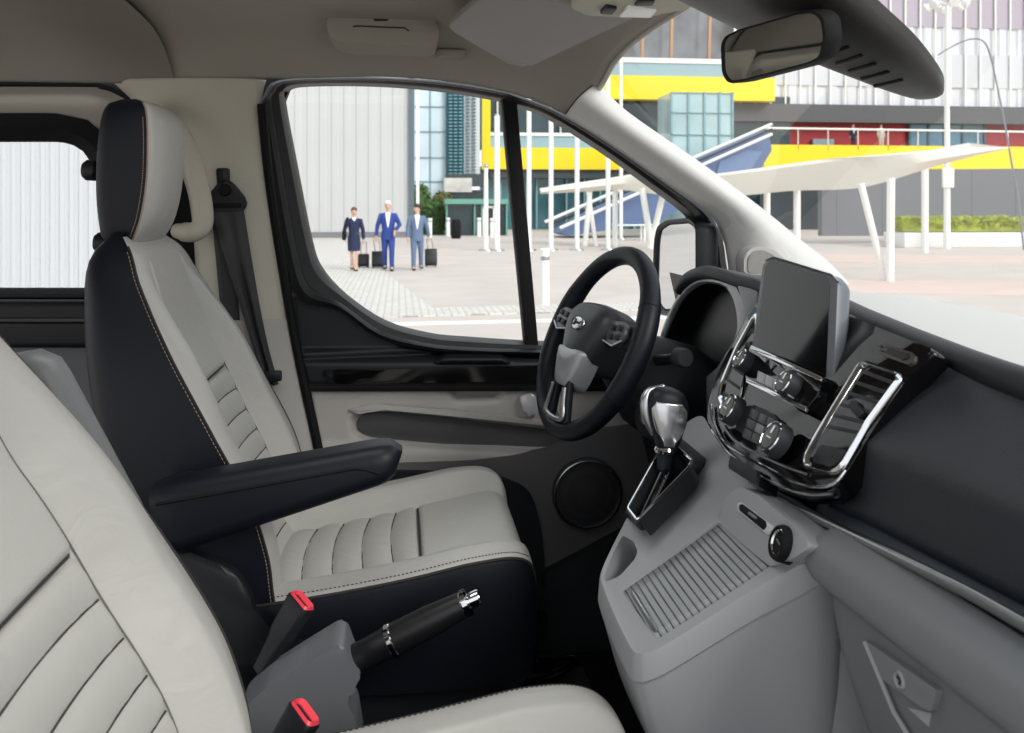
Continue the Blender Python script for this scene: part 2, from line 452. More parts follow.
    m.prism(roundpoly(pts, .04), (0, -inb * .05, 0), bevel=.008); m.build('recliner_cover', PL_BLACK, root)
    for sgn in (-1, 1):
        m = MB(); m.box((dx + .02, yc + sgn * .19, .715), (.58, .03, .028), bevel=.004); m.box((dx + .02, yc + sgn * .19, .738), (.50, .018, .02), bevel=.003)
        m.build('seat_rail', SATIN if False else RUBBER, root)
    # --- folding arm rest on the inboard side
    return root

def armrest(root, yc, dx, side, rear, front, hgt, wid, fold=False):
    """a padded arm from the pivot to its rounded nose: black sides, padded top with a seam"""
    a, b = V(rear), V(front); d = (b - a); L = d.length; ax = d.normalized(); up = V((0, 1, 0)).cross(ax) * -1
    if up.z < 0 and not fold: up = -up
    rings = []
    for k in range(25):
        t = k / 24; s = 1
        if t > .90: s = math.sqrt(max(.0, 1 - ((t - .90) / .10) ** 2))
        if t < .06: s = .75 + .25 * t / .06
        h = (hgt[0] + (hgt[1] - hgt[0]) * t) * max(s, .06); w = wid * max(.35 + .65 * s, .06)
        top = (1 - s) * hgt[1] * .30
        c = a + d * t - up * (h / 2 + top)
        rings.append([c + V((0, 1, 0)) * x + up * y for x, y in rrect(w, h, min(.022, h * .45), 5)])
    m = MB(); m.loft(rings); arm = m.build('armrest', LEATHER_B, root, sharp=60)
    m = MB()
    for sgn in (-1, 1):
        m.tube([a + d * t + V((0, 1, 0)) * sgn * (wid / 2 + .0002) - up * (.021 + .02 * smooth(.8, .97, t)) for t in [.03 + .87 * k / 30 for k in range(31)]], .0022, 6)
    m.build('piping', RUBBER, arm)
    m = MB(); m.lathe([(0, -.012), (.038, -.012), (.045, -.006), (.045, .006), (.038, .012), (0, .012)], a + ax * .03 - up * .05 + V((0, side * (-wid / 2 - .004), 0)), (0, 1, 0), 28)
    m.build('armrest_pivot', PL_BLACK, root)
    return arm

YD, YP, DXP = 1.62, .76, .03
drv = seat(YD, 0, -1, 'driver\'s seat with black side and pale ribbed front, black armrest lowered, beside the far door', 'front seats')
armrest(drv, YD, 0, -1, (-.335, YD - .305, 1.300), (.002, YD - .305, 1.350), (.100, .050), .080)
m = MB()
for zz, xx in ((1.735, -.470), (1.617, -.452)):
    m = MB(); m.lathe([(0, -.004), (.010, -.004), (.010, .012), (.017, .020), (.017, .034), (.012, .040), (0, .040)], (xx, YD - .05, zz), (-1, 0, .05), 18); m.build('mounting_peg', PL_BLACK, drv)
pas = seat(YP, DXP, 1, 'pale leather passenger seat nearest the camera, ribbed backrest, black sides, cropped at bottom left', 'front seats')
m = MB(); rings = []; a_, b_ = V((-.270, 1.03, 1.25)), V((-.412, 1.03, 1.530)); ax_ = (b_ - a_).normalized(); px_ = V((ax_.z, 0, -ax_.x))
for k in range(19):
    t = k / 18; s_ = math.sqrt(max(.01, 1 - max(0, (t - .86) / .14) ** 2)); c_ = a_.lerp(b_, t) - px_ * .036 * (1 - s_)
    rings.append([c_ + px_ * x * s_ + V((0, 1, 0)) * y * (.5 + .5 * s_) for x, y in rrect(.086, .052, .022, 5)])
m.loft(rings); m.build('armrest', mat('sky_sheen_vinyl', (104, 106, 108), .5, bump=.3, scale=260), pas, sharp=60, label='grained armrest folded up beside the backrest, sky sheen painted in as grey')  # black armrest, the sky reflecting on it put into a grey colour
# ------------------------------------------------------------------ cabin shell
def st(o): return tag(o, kind='structure')
def pyl(pts, y): return [PY(u, v, y) for u, v in pts]

m = MB(); m.box((-.3, 1.18, .69), (2.8, 1.82, .02)); st(m.build('floor', CARPET))
m = MB(); m.prism([(1.05, 2.0, .60), (1.05, .27, .60), (1.05, .27, 1.40), (1.05, 2.0, 1.40)], (.04, 0, 0)); st(m.build('wall_front', PL_BLACK))

# headliner -----------------------------------------------------------
RX = [-2.2, -.52, -.26, .0, .22, .364, .46]
RE = [1.945, 1.945, 1.948, 1.955, 1.930, 1.878, 1.80]
def roof_z(x, Y):
    yy = Y if Y > 1.15 else 2.30 - Y
    d = max(0, 1.99 - yy)
    g = herm([0, .05, .10, .18, .36, .60, .9], [0, .42, .66, .85, .965, 1, 1], d)
    ze = herm(RX, RE, x)
    zr = 2.045 - .045 * smooth(.20, .46, x)
    return ze + (zr - ze) * g
def roof_front(Y):
    yy = Y if Y > 1.15 else 2.30 - Y
    return herm([1.15, 1.45, 1.65, 1.85, 1.93, 1.99], [.462, .455, .442, .430, .415, .364], yy)
def roof_pt(u, w, dz=0, x0=-.485):
    Y = .31 + 1.68 * w; xf = roof_front(Y); x = x0 + (xf - x0) * u
    return V((x, Y, roof_z(x, Y) + dz))
ws = [0, .01, .02, .03, .045, .06, .08, .11, .16, .24, .36]; ws = ws + [.5] + [1 - w for w in ws[::-1]]
def wmap(t):
    k = t * (len(ws) - 1); i = min(int(k), len(ws) - 2); return ws[i] + (ws[i + 1] - ws[i]) * (k - i)
m = MB(); m.grid(lambda u, t: roof_pt(u, wmap(t)), 40, 66)
h = st(m.build('ceiling', HEADL)); solid(h, .03, 1)
m = MB(); m.grid(lambda u, t: V((-2.2 + 1.735 * u, .31 + 1.68 * wmap(t), roof_z(-.6, .31 + 1.68 * wmap(t)) - .012)), 8, 66)
h = st(m.build('ceiling_rear', HEADL)); solid(h, .03, 1)
m = MB(); m.tube([V((-.490, .31 + 1.68 * wmap(t / 66), roof_z(-.49, .31 + 1.68 * wmap(t / 66)) - .004)) for t in range(67)], .007, 8)
st(m.build('trim_1', mat('seam_gasket', (92, 88, 82), .7)))
m = MB(); m.tube([V((roof_front(y) + .002, y, roof_z(roof_front(y), y))) for y in [.36 + 1.58 * k / 60 for k in range(61)]], .006, 8)
st(m.build('trim_2', PL_BEIGE))

# windscreen ----------------------------------------------------------
def ws_pt(u, t):
    Y = .30 + 1.70 * u; k = abs(Y - 1.15) / .85
    top = V((roof_front(Y) + .004, Y, roof_z(roof_front(Y), Y) + .004)); bot = V((1.04 - .20 * k ** 2.2, Y + (.0), 1.478))
    p = top.lerp(bot, t); p += V((.03, 0, .05)).normalized() * .02 * math.sin(PI * t); return p
m = MB(); m.grid(ws_pt, 40, 24); st(m.build('window_1', GLASS))

# A pillar trim -------------------------------------------------------
lo = spline(pyl([(566, 114), (612, 143), (662, 178), (706, 209), (722, 234), (728, 262), (732, 300)], 1.985), 8)
hi = spline(pyl([(597, 83), (628, 113), (700, 163), (758, 206), (800, 240), (828, 262), (850, 285)], 1.93), 8)
n = len(lo)
def ap(u, t):
    i = min(int(t * (n - 1)), n - 2); f = t * (n - 1) - i
    a = lo[i].lerp(lo[i + 1], f); b = hi[i].lerp(hi[i + 1], f)
    p = a.lerp(b, u); p.y -= .050 * math.sin(PI * u) ** .8 * (.9) ; p.x -= .012 * math.sin(PI * u)
    return p
m = MB(); m.grid(ap, 18, 60); o = st(m.build('trim_3', PL_APIL)); solid(o, .012, 1)
m = MB(); m.tube([ap(u / 18, .0) for u in range(19)], .0022, 6); st(m.build('trim_4', THREAD_D))

# tweeter in the pillar foot
m = MB()
tw = empty('tweeter_speaker', PY(765, 258, 1.86), 'small round-topped speaker grille at the foot of the windscreen pillar', 'speaker')
pts = pyl([(744, 275), (744, 256), (751, 248), (762, 246), (774, 250), (784, 258), (790, 275)], 1.885)
m.prism(roundpoly(pts, .008), (0, .05, 0), bevel=.004); m.build('housing', PL_GREY, tw)
m = MB(); g = pyl([(748, 273), (748, 258), (754, 251), (763, 250), (772, 254), (780, 261), (784, 273)], 1.882)
m.prism(roundpoly(g, .006), (0, .004, 0), bevel=.001)
GRILLE = bpy.data.materials.new('grille_mesh'); GRILLE.use_nodes = True
def dots(mt, base, hole, scale):
    nt = mt.node_tree; b = nt.nodes['Principled BSDF']; b.inputs['Roughness'].default_value = .6
    tc = nt.nodes.new('ShaderNodeTexCoord'); vo = nt.nodes.new('ShaderNodeTexVoronoi'); vo.inputs['Scale'].default_value = scale; vo.inputs['Randomness'].default_value = 0
    lt = nt.nodes.new('ShaderNodeMath'); lt.operation = 'LESS_THAN'; lt.inputs[1].default_value = .30
    mx = nt.nodes.new('ShaderNodeMix'); mx.data_type = 'RGBA'; mx.inputs[6].default_value = lin(base) + (1,); mx.inputs[7].default_value = lin(hole) + (1,)
    nt.links.new(tc.outputs['Object'], vo.inputs['Vector']); nt.links.new(vo.outputs['Distance'], lt.inputs[0]); nt.links.new(lt.outputs[0], mx.inputs[0]); nt.links.new(mx.outputs[2], b.inputs['Base Color'])
dots(GRILLE, (126, 124, 122), (40, 40, 42), 330)
m.build('grille', GRILLE, tw)

# B pillar ------------------------------------------------------------
def strip(le, ri, y, bulge, nu=14, per=6, yl=None):
    L = spline(pyl(le, yl or y), per); R = spline(pyl(ri, y), per); k = min(len(L), len(R))
    def f(u, t):
        i = min(int(t * (k - 1)), k - 2); q = t * (k - 1) - i
        p = L[i].lerp(L[i + 1], q).lerp(R[i].lerp(R[i + 1], q), u); p.y -= bulge * math.sin(PI * min(1, max(0, u))) ** .6
        return p
    m = MB(); m.grid(f, nu, 40); return m
m = strip([(112, 80), (150, 118), (176, 160), (190, 200), (196, 260), (198, 322)], [(266, 80), (262, 104), (270, 170), (278, 222), (286, 275), (291, 322)], 2.00, .035)
o = st(m.build('trim_5', PL_BEIGE)); solid(o, .012, 1)
m = strip([(198, 318), (200, 350), (205, 400), (212, 460), (220, 520), (230, 600)], [(291, 318), (297, 350), (306, 395), (317, 445), (330, 520), (345, 600)], 1.995, .04)
o = st(m.build('trim_6', PL_GREY)); solid(o, .012, 1)

# height adjuster + belt
sb = empty('seat_belt', PY(228, 200, 1.95), 'dark grey seat belt hanging from a black guide loop on the door pillar', 'seat belt')
m = MB(); m.prism(roundpoly(pyl([(209, 118), (223, 117), (231, 178), (215, 184)], 1.968), .004), (0, .012, 0), bevel=.002); m.build('adjuster_track', mat('track_grey', (150, 147, 138), .6), sb)
m = MB(); m.prism(roundpoly(pyl([(216, 168), (228, 168), (229, 186), (217, 186)], 1.945), .004), (0, .03, 0), bevel=.003); m.build('adjuster_button', PL_BLACK, sb)
m = MB(); m.prism(roundpoly(pyl([(220, 180), (230, 180), (246, 199), (246, 208), (240, 212), (211, 212), (205, 208), (206, 198)], 1.930), .012), (0, .018, 0), bevel=.006, seg=3)
dr = m.build('guide_loop', PL_BLACK, sb)
m = MB(); m.lathe([(0, -.006), (.010, -.006), (.012, -.002), (.012, .004)], PY(225, 190, 1.928), (0, 1, 0), 20); m.build('bolt', RUBBER, dr)
m = MB(); m.prism(roundpoly(pyl([(210, 203), (242, 203), (241, 208), (211, 208)], 1.927), .004), (0, .003, 0), bevel=.001); m.build('slot', RUBBER, dr)
m = MB()
L = spline([PY(209, 205, 1.935), PY(222, 250, 1.925), PY(238, 300, 1.925), PY(252, 345, 1.93), PY(264, 385, 1.935)], 8)
R = spline([PY(243, 205, 1.935), PY(250, 250, 1.925), PY(258, 300, 1.930), PY(267, 345, 1.935), PY(278, 385, 1.940)], 8)
k = len(L)
def web(u, t):
    i = min(int(t * (k - 1)), k - 2); q = t * (k - 1) - i
    p = L[i].lerp(L[i + 1], q).lerp(R[i].lerp(R[i + 1], q), u)
    p.y += .006 * math.cos(4 * PI * u) * min(1, t * 2); return p
m.grid(web, 16, 40); o = m.build('webbing', WEB, sb); solid(o, .0025)
m = MB()
L2 = spline([PY(211, 205, 1.945), PY(216, 260, 1.955), PY(222, 320, 1.96), PY(226, 330, 1.96)], 8); R2 = spline([PY(232, 205, 1.945), PY(236, 260, 1.955), PY(240, 320, 1.96), PY(246, 330, 1.96)], 8)
k2 = len(L2)
m.grid(lambda u, t: L2[min(int(t * (k2 - 1)), k2 - 1)].lerp(R2[min(int(t * (k2 - 1)), k2 - 1)], u), 4, 24); o = m.build('webbing', WEB, sb); solid(o, .0025)
m = MB(); m.box(PY(272, 376, 1.93), (.04, .012, .022), bevel=.004); m.build('belt_stop', PL_BLACK, sb)

# assist handle on the pillar
m = MB(); path = spline([PY(146, 112, 1.95), PY(158, 116, 1.91), PY(176, 128, 1.90), PY(192, 160, 1.90), PY(201, 196, 1.90), PY(203, 222, 1.90), PY(194, 232, 1.90), PY(178, 231, 1.95)], 8)
kk = len(path); m.tube(path, [.020 if 3 < i < kk - 4 else .016 for i in range(kk)], 14)
hd = m.build('grab_handle', PL_BEIGE); tag(hd, 'curved pale plastic grab handle on the pillar behind the driver\'s headrest', 'handle')

# black gap between pillar and sliding door, then the sliding door -----
sd = empty('sliding_door', (-.8, 2.04, .75), 'rear sliding door with black framed window, left edge of the photo', 'car door')
outer = [(-340, 113), (55, 113), (88, 120), (112, 142), (122, 185), (124, 240), (124, 304), (-340, 304)]
inner = [(-320, 141), (60, 141), (82, 148), (95, 170), (102, 215), (104, 250), (104, 289), (-320, 289)]
def frame_ring(m, out, inn, yo, yi, ybk, r=.02):
    A = resample(roundpoly(pyl(out, yo), r), 96); B = resample(roundpoly(pyl(inn, yi), r), 96)
    C = [V((p.x, ybk, p.z)) for p in B]; D = [V((p.x, ybk, p.z)) for p in A]
    M = [a.lerp(b, .5) for a, b in zip(A, B)]
    for p in M: p.y = min(yo, yi) - .012
    m.loft([A, M, B, C, D, A], False, False); return m
m = MB(); frame_ring(m, outer, inner, 2.03, 2.04, 2.075); m.build('window_frame', RUBBER, sd)
m = MB(); m.prism(pyl([(-330, 138), (110, 138), (110, 294), (-330, 294)], 2.06), (0, .005, 0)); m.build('window_glass', glass_mat('tinted_glass', (.92, .94, .95), .04), sd)
m = MB()
pts = pyl([(-360, 83), (92, 86), (120, 93), (140, 106), (150, 130), (155, 200), (155, 300), (124, 304)] + [(124, 240), (122, 185), (112, 142), (88, 120), (55, 113), (-360, 113)], 2.035)
m.prism(pts, (0, .03, 0)); m.build('upper_trim', HEADL, sd)
m = MB(); m.tube(spline(pyl([(-330, 82), (60, 82), (100, 84), (122, 92), (138, 104), (148, 122), (160, 160), (164, 220), (166, 300)], 2.02), 5), .010, 8); m.build('door_seal', RUBBER, sd)
m = MB(); m.prism(pyl([(-360, 78), (162, 78), (162, 310), (118, 310), (116, 200), (102, 152), (72, 131), (-360, 131)], 2.078), (0, .02, 0)); m.build('outer_skin', RUBBER, sd)
m = MB(); m.prism(pyl([(-360, 300), (165, 300), (165, 349), (-360, 349)], 2.0), (0, .06, 0), bevel=.015, seg=3); m.build('sill', PL_BLACK, sd)
m = MB(); m.prism(pyl([(-360, 318), (120, 318), (120, 324), (-360, 324)], 1.995), (0, .02, 0), bevel=.004); m.build('sill_ridge', GLOSSB, sd)
m = MB(); m.prism(pyl([(-360, 346), (215, 346), (240, 700), (-360, 700)], 2.03), (0, .05, 0), bevel=.01); m.build('door_panel', mat('rear_panel_grey', (104, 106, 110), .6, bump=.05, scale=400), sd)
m = MB(); m.prism(pyl([(165, 120), (198, 120), (212, 420), (168, 420)], 2.05), (0, .03, 0)); st(m.build('wall_pillar', RUBBER))

# ------------------------------------------------------------------ driver's door
door = empty('car_door', (.3, 2.05, .75), 'front left car door with grey lower panel, black upper trim and large window', 'car door')
def sdf(p, poly):
    x, y = p; d = 1e18; ins = False; n = len(poly)
    for i in range(n):
        x1, y1 = poly[i]; x2, y2 = poly[(i + 1) % n]
        ex, ey = x2 - x1, y2 - y1; wx, wy = x - x1, y - y1
        t = max(0, min(1, (wx * ex + wy * ey) / (ex * ex + ey * ey + 1e-9)))
        d = min(d, (wx - ex * t) ** 2 + (wy - ey * t) ** 2)
        if (y1 > y) != (y2 > y) and x < (x2 - x1) * (y - y1) / (y2 - y1) + x1: ins = not ins
    d = math.sqrt(d); return -d if ins else d
def soft(poly, p, w=6): return smooth(w, -w, sdf(p, poly))
RECESS = [(352, 420), (362, 410), (385, 408), (450, 414), (560, 427), (640, 434), (640, 450), (540, 452), (440, 447), (370, 440), (354, 434)]
CUP = [(443, 370), (505, 370), (497, 398), (455, 400)]
def low_y(u, v):
    y = 2.030
    y += .030 * soft(RECESS, (u, v), 5)
    y += .022 * soft(CUP, (u, v), 5)
    y -= .016 * smooth(438, 456, v) * smooth(505, 470, v)       # belly below the recess
    
    r = math.hypot(u - 587, v - 493); 
    return y
m = MB(); m.grid(lambda a, b: (lambda u, v: PY(u, v, low_y(u, v)))((310 + 60 * b) + (800 - 310 - 60 * b) * a, 384 + 330 * b), 170, 120)
o = m.build('lower_panel', mat('door_panel_grey', (166, 163, 160), .6, bump=.05, scale=600, spec=.3), door, sharp=60); solid(o, .02, 1)
m = MB(); m.prism(roundpoly(pyl([(300, 470), (470, 474), (505, 479), (532, 492), (542, 530), (547, 590), (549, 650), (330, 650)], 1.985), .03), (0, .05, 0), bevel=.012, seg=3)
m.build('map_pocket', PL_BLACK, door)
m = MB(); m.prism(roundpoly(pyl([(348, 410), (372, 404), (460, 411), (560, 422), (560, 427), (450, 416), (385, 410), (358, 414)], 2.022), .003), (0, .01, 0), bevel=.002)
m.build('armrest_lip', PL_GREY, door)
m = MB(); m.prism(roundpoly(pyl([(356, 421), (364, 414), (386, 412), (450, 418), (560, 431), (636, 437), (636, 447), (540, 449), (440, 444), (372, 437), (358, 432)], 2.050), .012), (0, .012, 0), bevel=.003); m.build('recess_insert', mat('recess_charcoal', (70, 70, 72), .6, bump=.05, scale=500), door, label='dark insert of the door recess')
m = MB(); m.prism(roundpoly(pyl([(318, 466), (470, 461), (545, 452), (592, 432), (640, 425), (800, 425), (800, 720), (340, 720)], 2.006), .02), (0, .03, 0), bevel=.008, seg=3); m.build('lower_moulding', mat('door_charcoal', (92, 91, 92), .6, bump=.05, scale=500, spec=.3), door, label='charcoal lower moulding round the speaker')
m = MB(); m.prism(roundpoly(pyl([(535, 578), (640, 522), (800, 505), (800, 720), (535, 720)], 1.985), .02), (0, .03, 0), bevel=.008, seg=3); m.build('kick_panel', PL_BLACK, door)
# speaker
m = MB(); c = PY(587, 493, 2.000); m.lathe([(.078, .008), (.078, -.006), (.074, -.010), (.071, -.006), (.071, .004)], c, (0, 1, 0), 56); sp_ = m.build('speaker_ring', PL_DARK, door)
m = MB(); m.lathe([(0, -.006), (.04, -.004), (.071, .002)], c, (0, 1, 0), 48)
G2 = bpy.data.materials.new('speaker_mesh'); G2.use_nodes = True; dots(G2, (44, 44, 46), (12, 12, 12), 260)
m.build('speaker_grille', G2, sp_)
m = MB(); m.lathe([(.0712, -.007), (.073, -.0112), (.075, -.0105)], c, (0, 1, 0), 56); m.build('speaker_trim', SATIN, sp_)
# upper panel
PAD = [(291, 294), (322, 294), (340, 302), (372, 328), (400, 343), (430, 352), (300, 357), (294, 330)]
GRAB = [(436, 362), (446, 353), (470, 350), (500, 352), (508, 362)]
def up_y(u, v):
    y = 2.045
    y -= .022 * soft(PAD, (u, v), 4)
    y -= .045 * smooth(346, 366, v)
    y -= .022 * soft(GRAB, (u, v), 3)
    y += .02 * smooth(381, 391, v)
    return y
TOPU = [280, 322, 345, 385, 430, 470, 535, 640, 800]; TOPV = [284, 288, 302, 329, 342, 346, 349, 350, 350]
def upp(a, b):
    u = 283 + (800 - 283) * a ** 1.3; v0 = herm(TOPU, TOPV, u) - 2; v = v0 + (391 - v0) * b
    u += 27 * smooth(300, 391, v) * (1 - smooth(283, 420, u)); return PY(u, v, up_y(u, v))
m = MB(); m.grid(upp, 160, 70); o = m.build('upper_panel', PL_BLACK, door, sharp=60); solid(o, .02, 1)
m = MB()
gl = spline(pyl([(323, 373), (332, 370), (400, 369), (470, 367), (530, 366), (640, 366), (760, 366), (760, 382), (640, 382), (530, 381), (430, 383), (345, 384), (328, 380)], 1.988), 5, closed=True)
m.prism(gl, (0, .03, 0), bevel=.008, seg=4); m.build('gloss_trim', GLOSSB, door)
m = MB(); m.prism(roundpoly(pyl([(520, 350), (548, 350), (549, 356), (522, 357)], 2.005), .003), (0, .02, 0), bevel=.002); m.build('mirror_switch', GLOSSB, door)
# inner release lever
m = MB(); m.prism(roundpoly(pyl([(519, 396), (534, 393), (541, 412), (533, 417), (525, 415)], 2.010), .008), (0, .02, 0), bevel=.005, seg=3); m.build('door_release', mat('release_silver', (196, 198, 202), .3, metal=.35), door, label='silver inner release lever')
m = MB(); m.prism(pyl([(245, 68), (330, 68), (330, 80), (290, 86), (281, 110), (292, 175), (304, 240), (312, 272), (330, 400), (350, 600), (322, 600), (300, 400), (286, 300), (266, 180)], 2.085), (0, .03, 0)); st(m.build('wall_left', RUBBER))
# window frame, mullion, glazing
INN = [(284, 100), (287, 90), (300, 85), (350, 84), (400, 86), (450, 91), (497, 99), (516, 105), (545, 115), (600, 149), (650, 185), (688, 214), (697, 232), (700, 262), (701, 345), (600, 344), (535, 343), (470, 339), (430, 335), (385, 322), (345, 295), (321, 268), (311, 240), (297, 170)]
OUT = [(262, 112), (264, 95), (280, 80), (350, 77), (400, 78), (450, 82), (500, 90), (520, 96), (560, 112), (610, 142), (662, 178), (706, 210), (719, 232), (726, 262), (730, 365), (600, 356), (535, 355), (470, 354), (425, 350), (378, 338), (338, 310), (300, 300), (284, 250), (272, 180)]
def ring_pts(px, y): return spline(pyl(px, y), 4, closed=True)
m = MB()
A = ring_pts(OUT, 2.005); B = ring_pts(INN, 2.06)
def off(t, y): return [V((a.lerp(b, t).x, y, a.lerp(b, t).z)) for a, b in zip(ring_pts(OUT, y), ring_pts(INN, y))]
m.loft([[V((p.x, 2.10, p.z)) for p in A], A, off(.22, 1.992), off(.40, 2.00), off(.46, 2.022), off(.80, 2.03), off(.93, 2.045), B, [V((p.x, 2.10, p.z)) for p in B]], False, False)
m.build('window_frame', mat('window_frame_black', (31, 31, 33), .5, spec=.35), door, sharp=35)
m = MB(); m.prism(pyl([(502, 96), (517, 100), (539, 350), (526, 350)], 2.035), (0, .05, 0), bevel=.004); m.build('window_mullion', RUBBER, door)
m = MB(); m.prism(ring_pts(INN, 2.075), (0, .004, 0)); m.build('window_glass', GLASS, door)
# sheet metal edge and seal seen beside the panel
m = MB(); m.tube(spline(pyl([(262, 104), (268, 170), (277, 235), (288, 300), (296, 345), (306, 392), (319, 452), (335, 530)], 1.985), 5), .010, 8); m.build('door_seal', RUBBER, door)

# outside mirror ------------------------------------------------------
wm = empty('wing_mirror', (.72, 2.2, 1.52), 'black wing mirror with bright glass outside the driver\'s window', 'mirror')
px = [(656, 240), (659, 227), (668, 221), (690, 219), (697, 226), (697, 300), (690, 312), (662, 314), (654, 300)]
def mring(sc, x):
    P = [PX(u, v, .66) for u, v in px]; c = sum(P, V((0, 0, 0))) / len(P)
    return [V((x, c.y + (p.y - c.y) * sc, c.z + (p.z - c.z) * sc)) for p in roundpoly(P, .02)]
m = MB(); m.loft([mring(.93, .668), mring(.95, .660), mring(1.02, .655), mring(1.05, .672), mring(1.04, .70), mring(.85, .73), mring(.5, .745)]); m.build('mirror_housing', PL_BLACK, wm, sharp=50)
m = MB(); m.loft([mring(.90, .664), mring(.90, .666)]); m.build('mirror_glass', mat('mirror_silver', (225, 228, 232), .03, metal=1), wm, sharp=30)
m = MB(); m.tube([(.72, 2.10, 1.42), (.72, 2.16, 1.42), (.72, 2.22, 1.43)], [.035, .03, .03], 12); m.build('mirror_arm', PL_BLACK, wm)

# roof fittings -------------------------------------------------------
sh = empty('sunglasses_holder', PY(382, 30, 1.80), 'pale rectangular sunglasses holder in the headliner above the driver\'s window', 'storage compartment')
pts = roundpoly(pyl([(325, 17), (331, 10), (380, 10), (432, 17), (440, 25), (438, 43), (432, 46), (345, 43), (329, 38)], 1.765), .012)
m = MB(); m.prism(pts, (0, .13, 0), bevel=.014, seg=4); m.build('lid', HEADL, sh)
m = MB(); m.prism(roundpoly(pyl([(372, 14), (390, 15), (388, 21), (374, 21)], 1.7635), .003), (0, .006, 0), bevel=.001); m.build('latch', PL_BLACK, sh)
m = MB(); m.tube(pyl([(353, 27), (356, 26), (405, 28), (409, 31)], 1.765), .0016, 6); m.build('grip_edge', PL_DARK, sh)
m = MB(); m.prism(roundpoly(pyl([(437, 49), (466, 50), (465, 57), (437, 56)], 1.90), .003), (0, .05, 0), bevel=.002); tag(m.build('clip_cover', HEADL), 'small blank rectangular clip cover under the sunglasses holder', 'cover')

# sun visor
vis = empty('sun_visor', (.23, 1.62, 1.98), 'pale grey driver\'s sun visor folded up against the headliner', 'sun visor')
q = [V((.085, 1.665, 2.000)), V((.225, 1.800, 1.952)), V((.255, 1.795, 1.952)), V((.385, 1.44, 1.985)), V((.14, 1.43, 2.012))]
n_ = (q[1] - q[0]).cross(q[3] - q[0]).normalized()
if n_.z < 0: n_ = -n_
m = MB(); m.prism(roundpoly(q, .02), n_ * .016, bevel=.006, seg=3); m.build('visor_panel', mat('visor_vinyl', (150, 148, 146), .7), vis)
m = MB(); m.tube([q[1] + V((.015, -.02, .006)), q[1] + V((.03, .01, .01)), q[1] + V((.03, .02, .035))], .006, 10); m.build('hinge_arm', PL_BEIGE, vis)
# overhead console
oc = empty('overhead_console', (.35, 1.25, 1.99), 'grey overhead console with white reading lamp at the top of the windscreen', 'overhead console')
def tri(x, y, z): return V((x, y, z))
pts = [tri(.27, 1.46, 1.992), tri(.34, 1.475, 1.984), tri(.425, 1.40, 1.978), tri(.44, 1.30, 1.978), tri(.44, .95, 1.978), tri(.27, .86, 1.992)]
m = MB(); m.prism(roundpoly(pts, .03), (0, 0, .05), bevel=.008, seg=3); m.build('housing', PL_BEIGE, oc)
m = MB(); b0 = [PZ(u, v, 1.980) for u, v in ((619, 17), (651, 18), (657, 10), (628, 8))]; m.prism(roundpoly(b0, .004), (0, 0, .012), bevel=.002); m.build('reading_lamp', mat('lamp_lens', (250, 250, 248), .3), oc)
m = MB(); b0 = [PZ(u, v, 1.981) for u, v in ((600, 14), (612, 15), (617, 9), (606, 8))]; m.prism(roundpoly(b0, .003), (0, 0, .012), bevel=.001); m.build('switch', PL_DARK, oc)
m = MB(); b0 = [PZ(u, v, 1.980) for u, v in ((634, 6), (652, 6), (655, 1), (640, 1))]; m.prism(roundpoly(b0, .003), (0, 0, .012), bevel=.001); m.build('switch', PL_DARK, oc)

# camera shroud and inside mirror
sr = empty('mirror_shroud', (.55, 1.15, 1.93), 'dark tapered sensor housing at the top of the windscreen', 'sensor housing')
sx = [.40, .46, .52, .57, .62, .66, .685, .697]; sn = [.98, 1.0, 1.02, 1.035, 1.048, 1.07, 1.09, 1.108]; sf = [1.34, 1.315, 1.285, 1.255, 1.215, 1.18, 1.155, 1.135]; sdp = [.066, .060, .052, .046, .040, .034, .026, .014]
def wsz(x): return 2.0 - .677 * (x - .46)
rings = []
for i in range(40):
    x = .40 + (.697 - .40) * i / 39; a, b, d = herm(sx, sn, x), herm(sx, sf, x), herm(sx, sdp, x); c = (a + b) / 2; w = (b - a) / 2
    pts = []
    for k in range(25):
        t = PI * k / 24; ct = math.cos(t); pts.append(V((x, c + w * math.copysign(abs(ct) ** .6, ct), wsz(x) - .004 - d * abs(math.sin(t)) ** .55)))
    rings.append(pts)
m = MB(); m.loft(rings); m.build('housing', mat('shroud_brown_black', (40, 37, 37), .45, bump=.05, scale=500), sr, sharp=50)
m = MB()
for k in range(6):
    x = .545 + .018 * k; y0 = 1.09; d = herm(sx, sdp, x)
    m.box((x, 1.135, wsz(x) - d - .0035), (.005, .07, .004), rot=Matrix.Rotation(.6, 3, 'Y'), bevel=.0015)
m.build('vent_rib', RUBBER, sr)
mr = empty('rear_view_mirror', (.48, 1.15, 1.88), 'rectangular rear-view mirror on a black stalk below the sensor housing', 'mirror')
mp, mn = V((.455, 1.15, 1.88)), V((-.97, -.24, -.10)).normalized()
mo = [(720, 44), (724, 36), (738, 29), (800, 11), (816, 9), (826, 16), (829, 38), (824, 58), (812, 64), (742, 82), (727, 84), (721, 74)]
P = roundpoly([PP(u, v, mp, mn) for u, v in mo], .008); c = sum(P, V((0, 0, 0))) / len(P)
def sc(k, d): return [c + (p - c) * k - mn * d for p in P]
m = MB(); m.loft([sc(.90, .004), sc(.92, .0), sc(.97, -.001), sc(1.0, .006), sc(1.0, .02), sc(.85, .034), sc(.5, .042)]); m.build('mirror_case', RUBBER, mr, sharp=50)
m = MB(); m.loft([sc(.905, .0005), sc(.905, .003)]); m.build('mirror_glass', mat('mirror_dim', (214, 216, 214), .02, metal=1), mr, sharp=20)
m = MB(); m.tube([c - mn * .03, c - mn * .05 + V((0, -.02, .0)), V((.55, 1.15, 1.885))], [.014, .013, .02], 12); m.build('mirror_arm', RUBBER, mr)
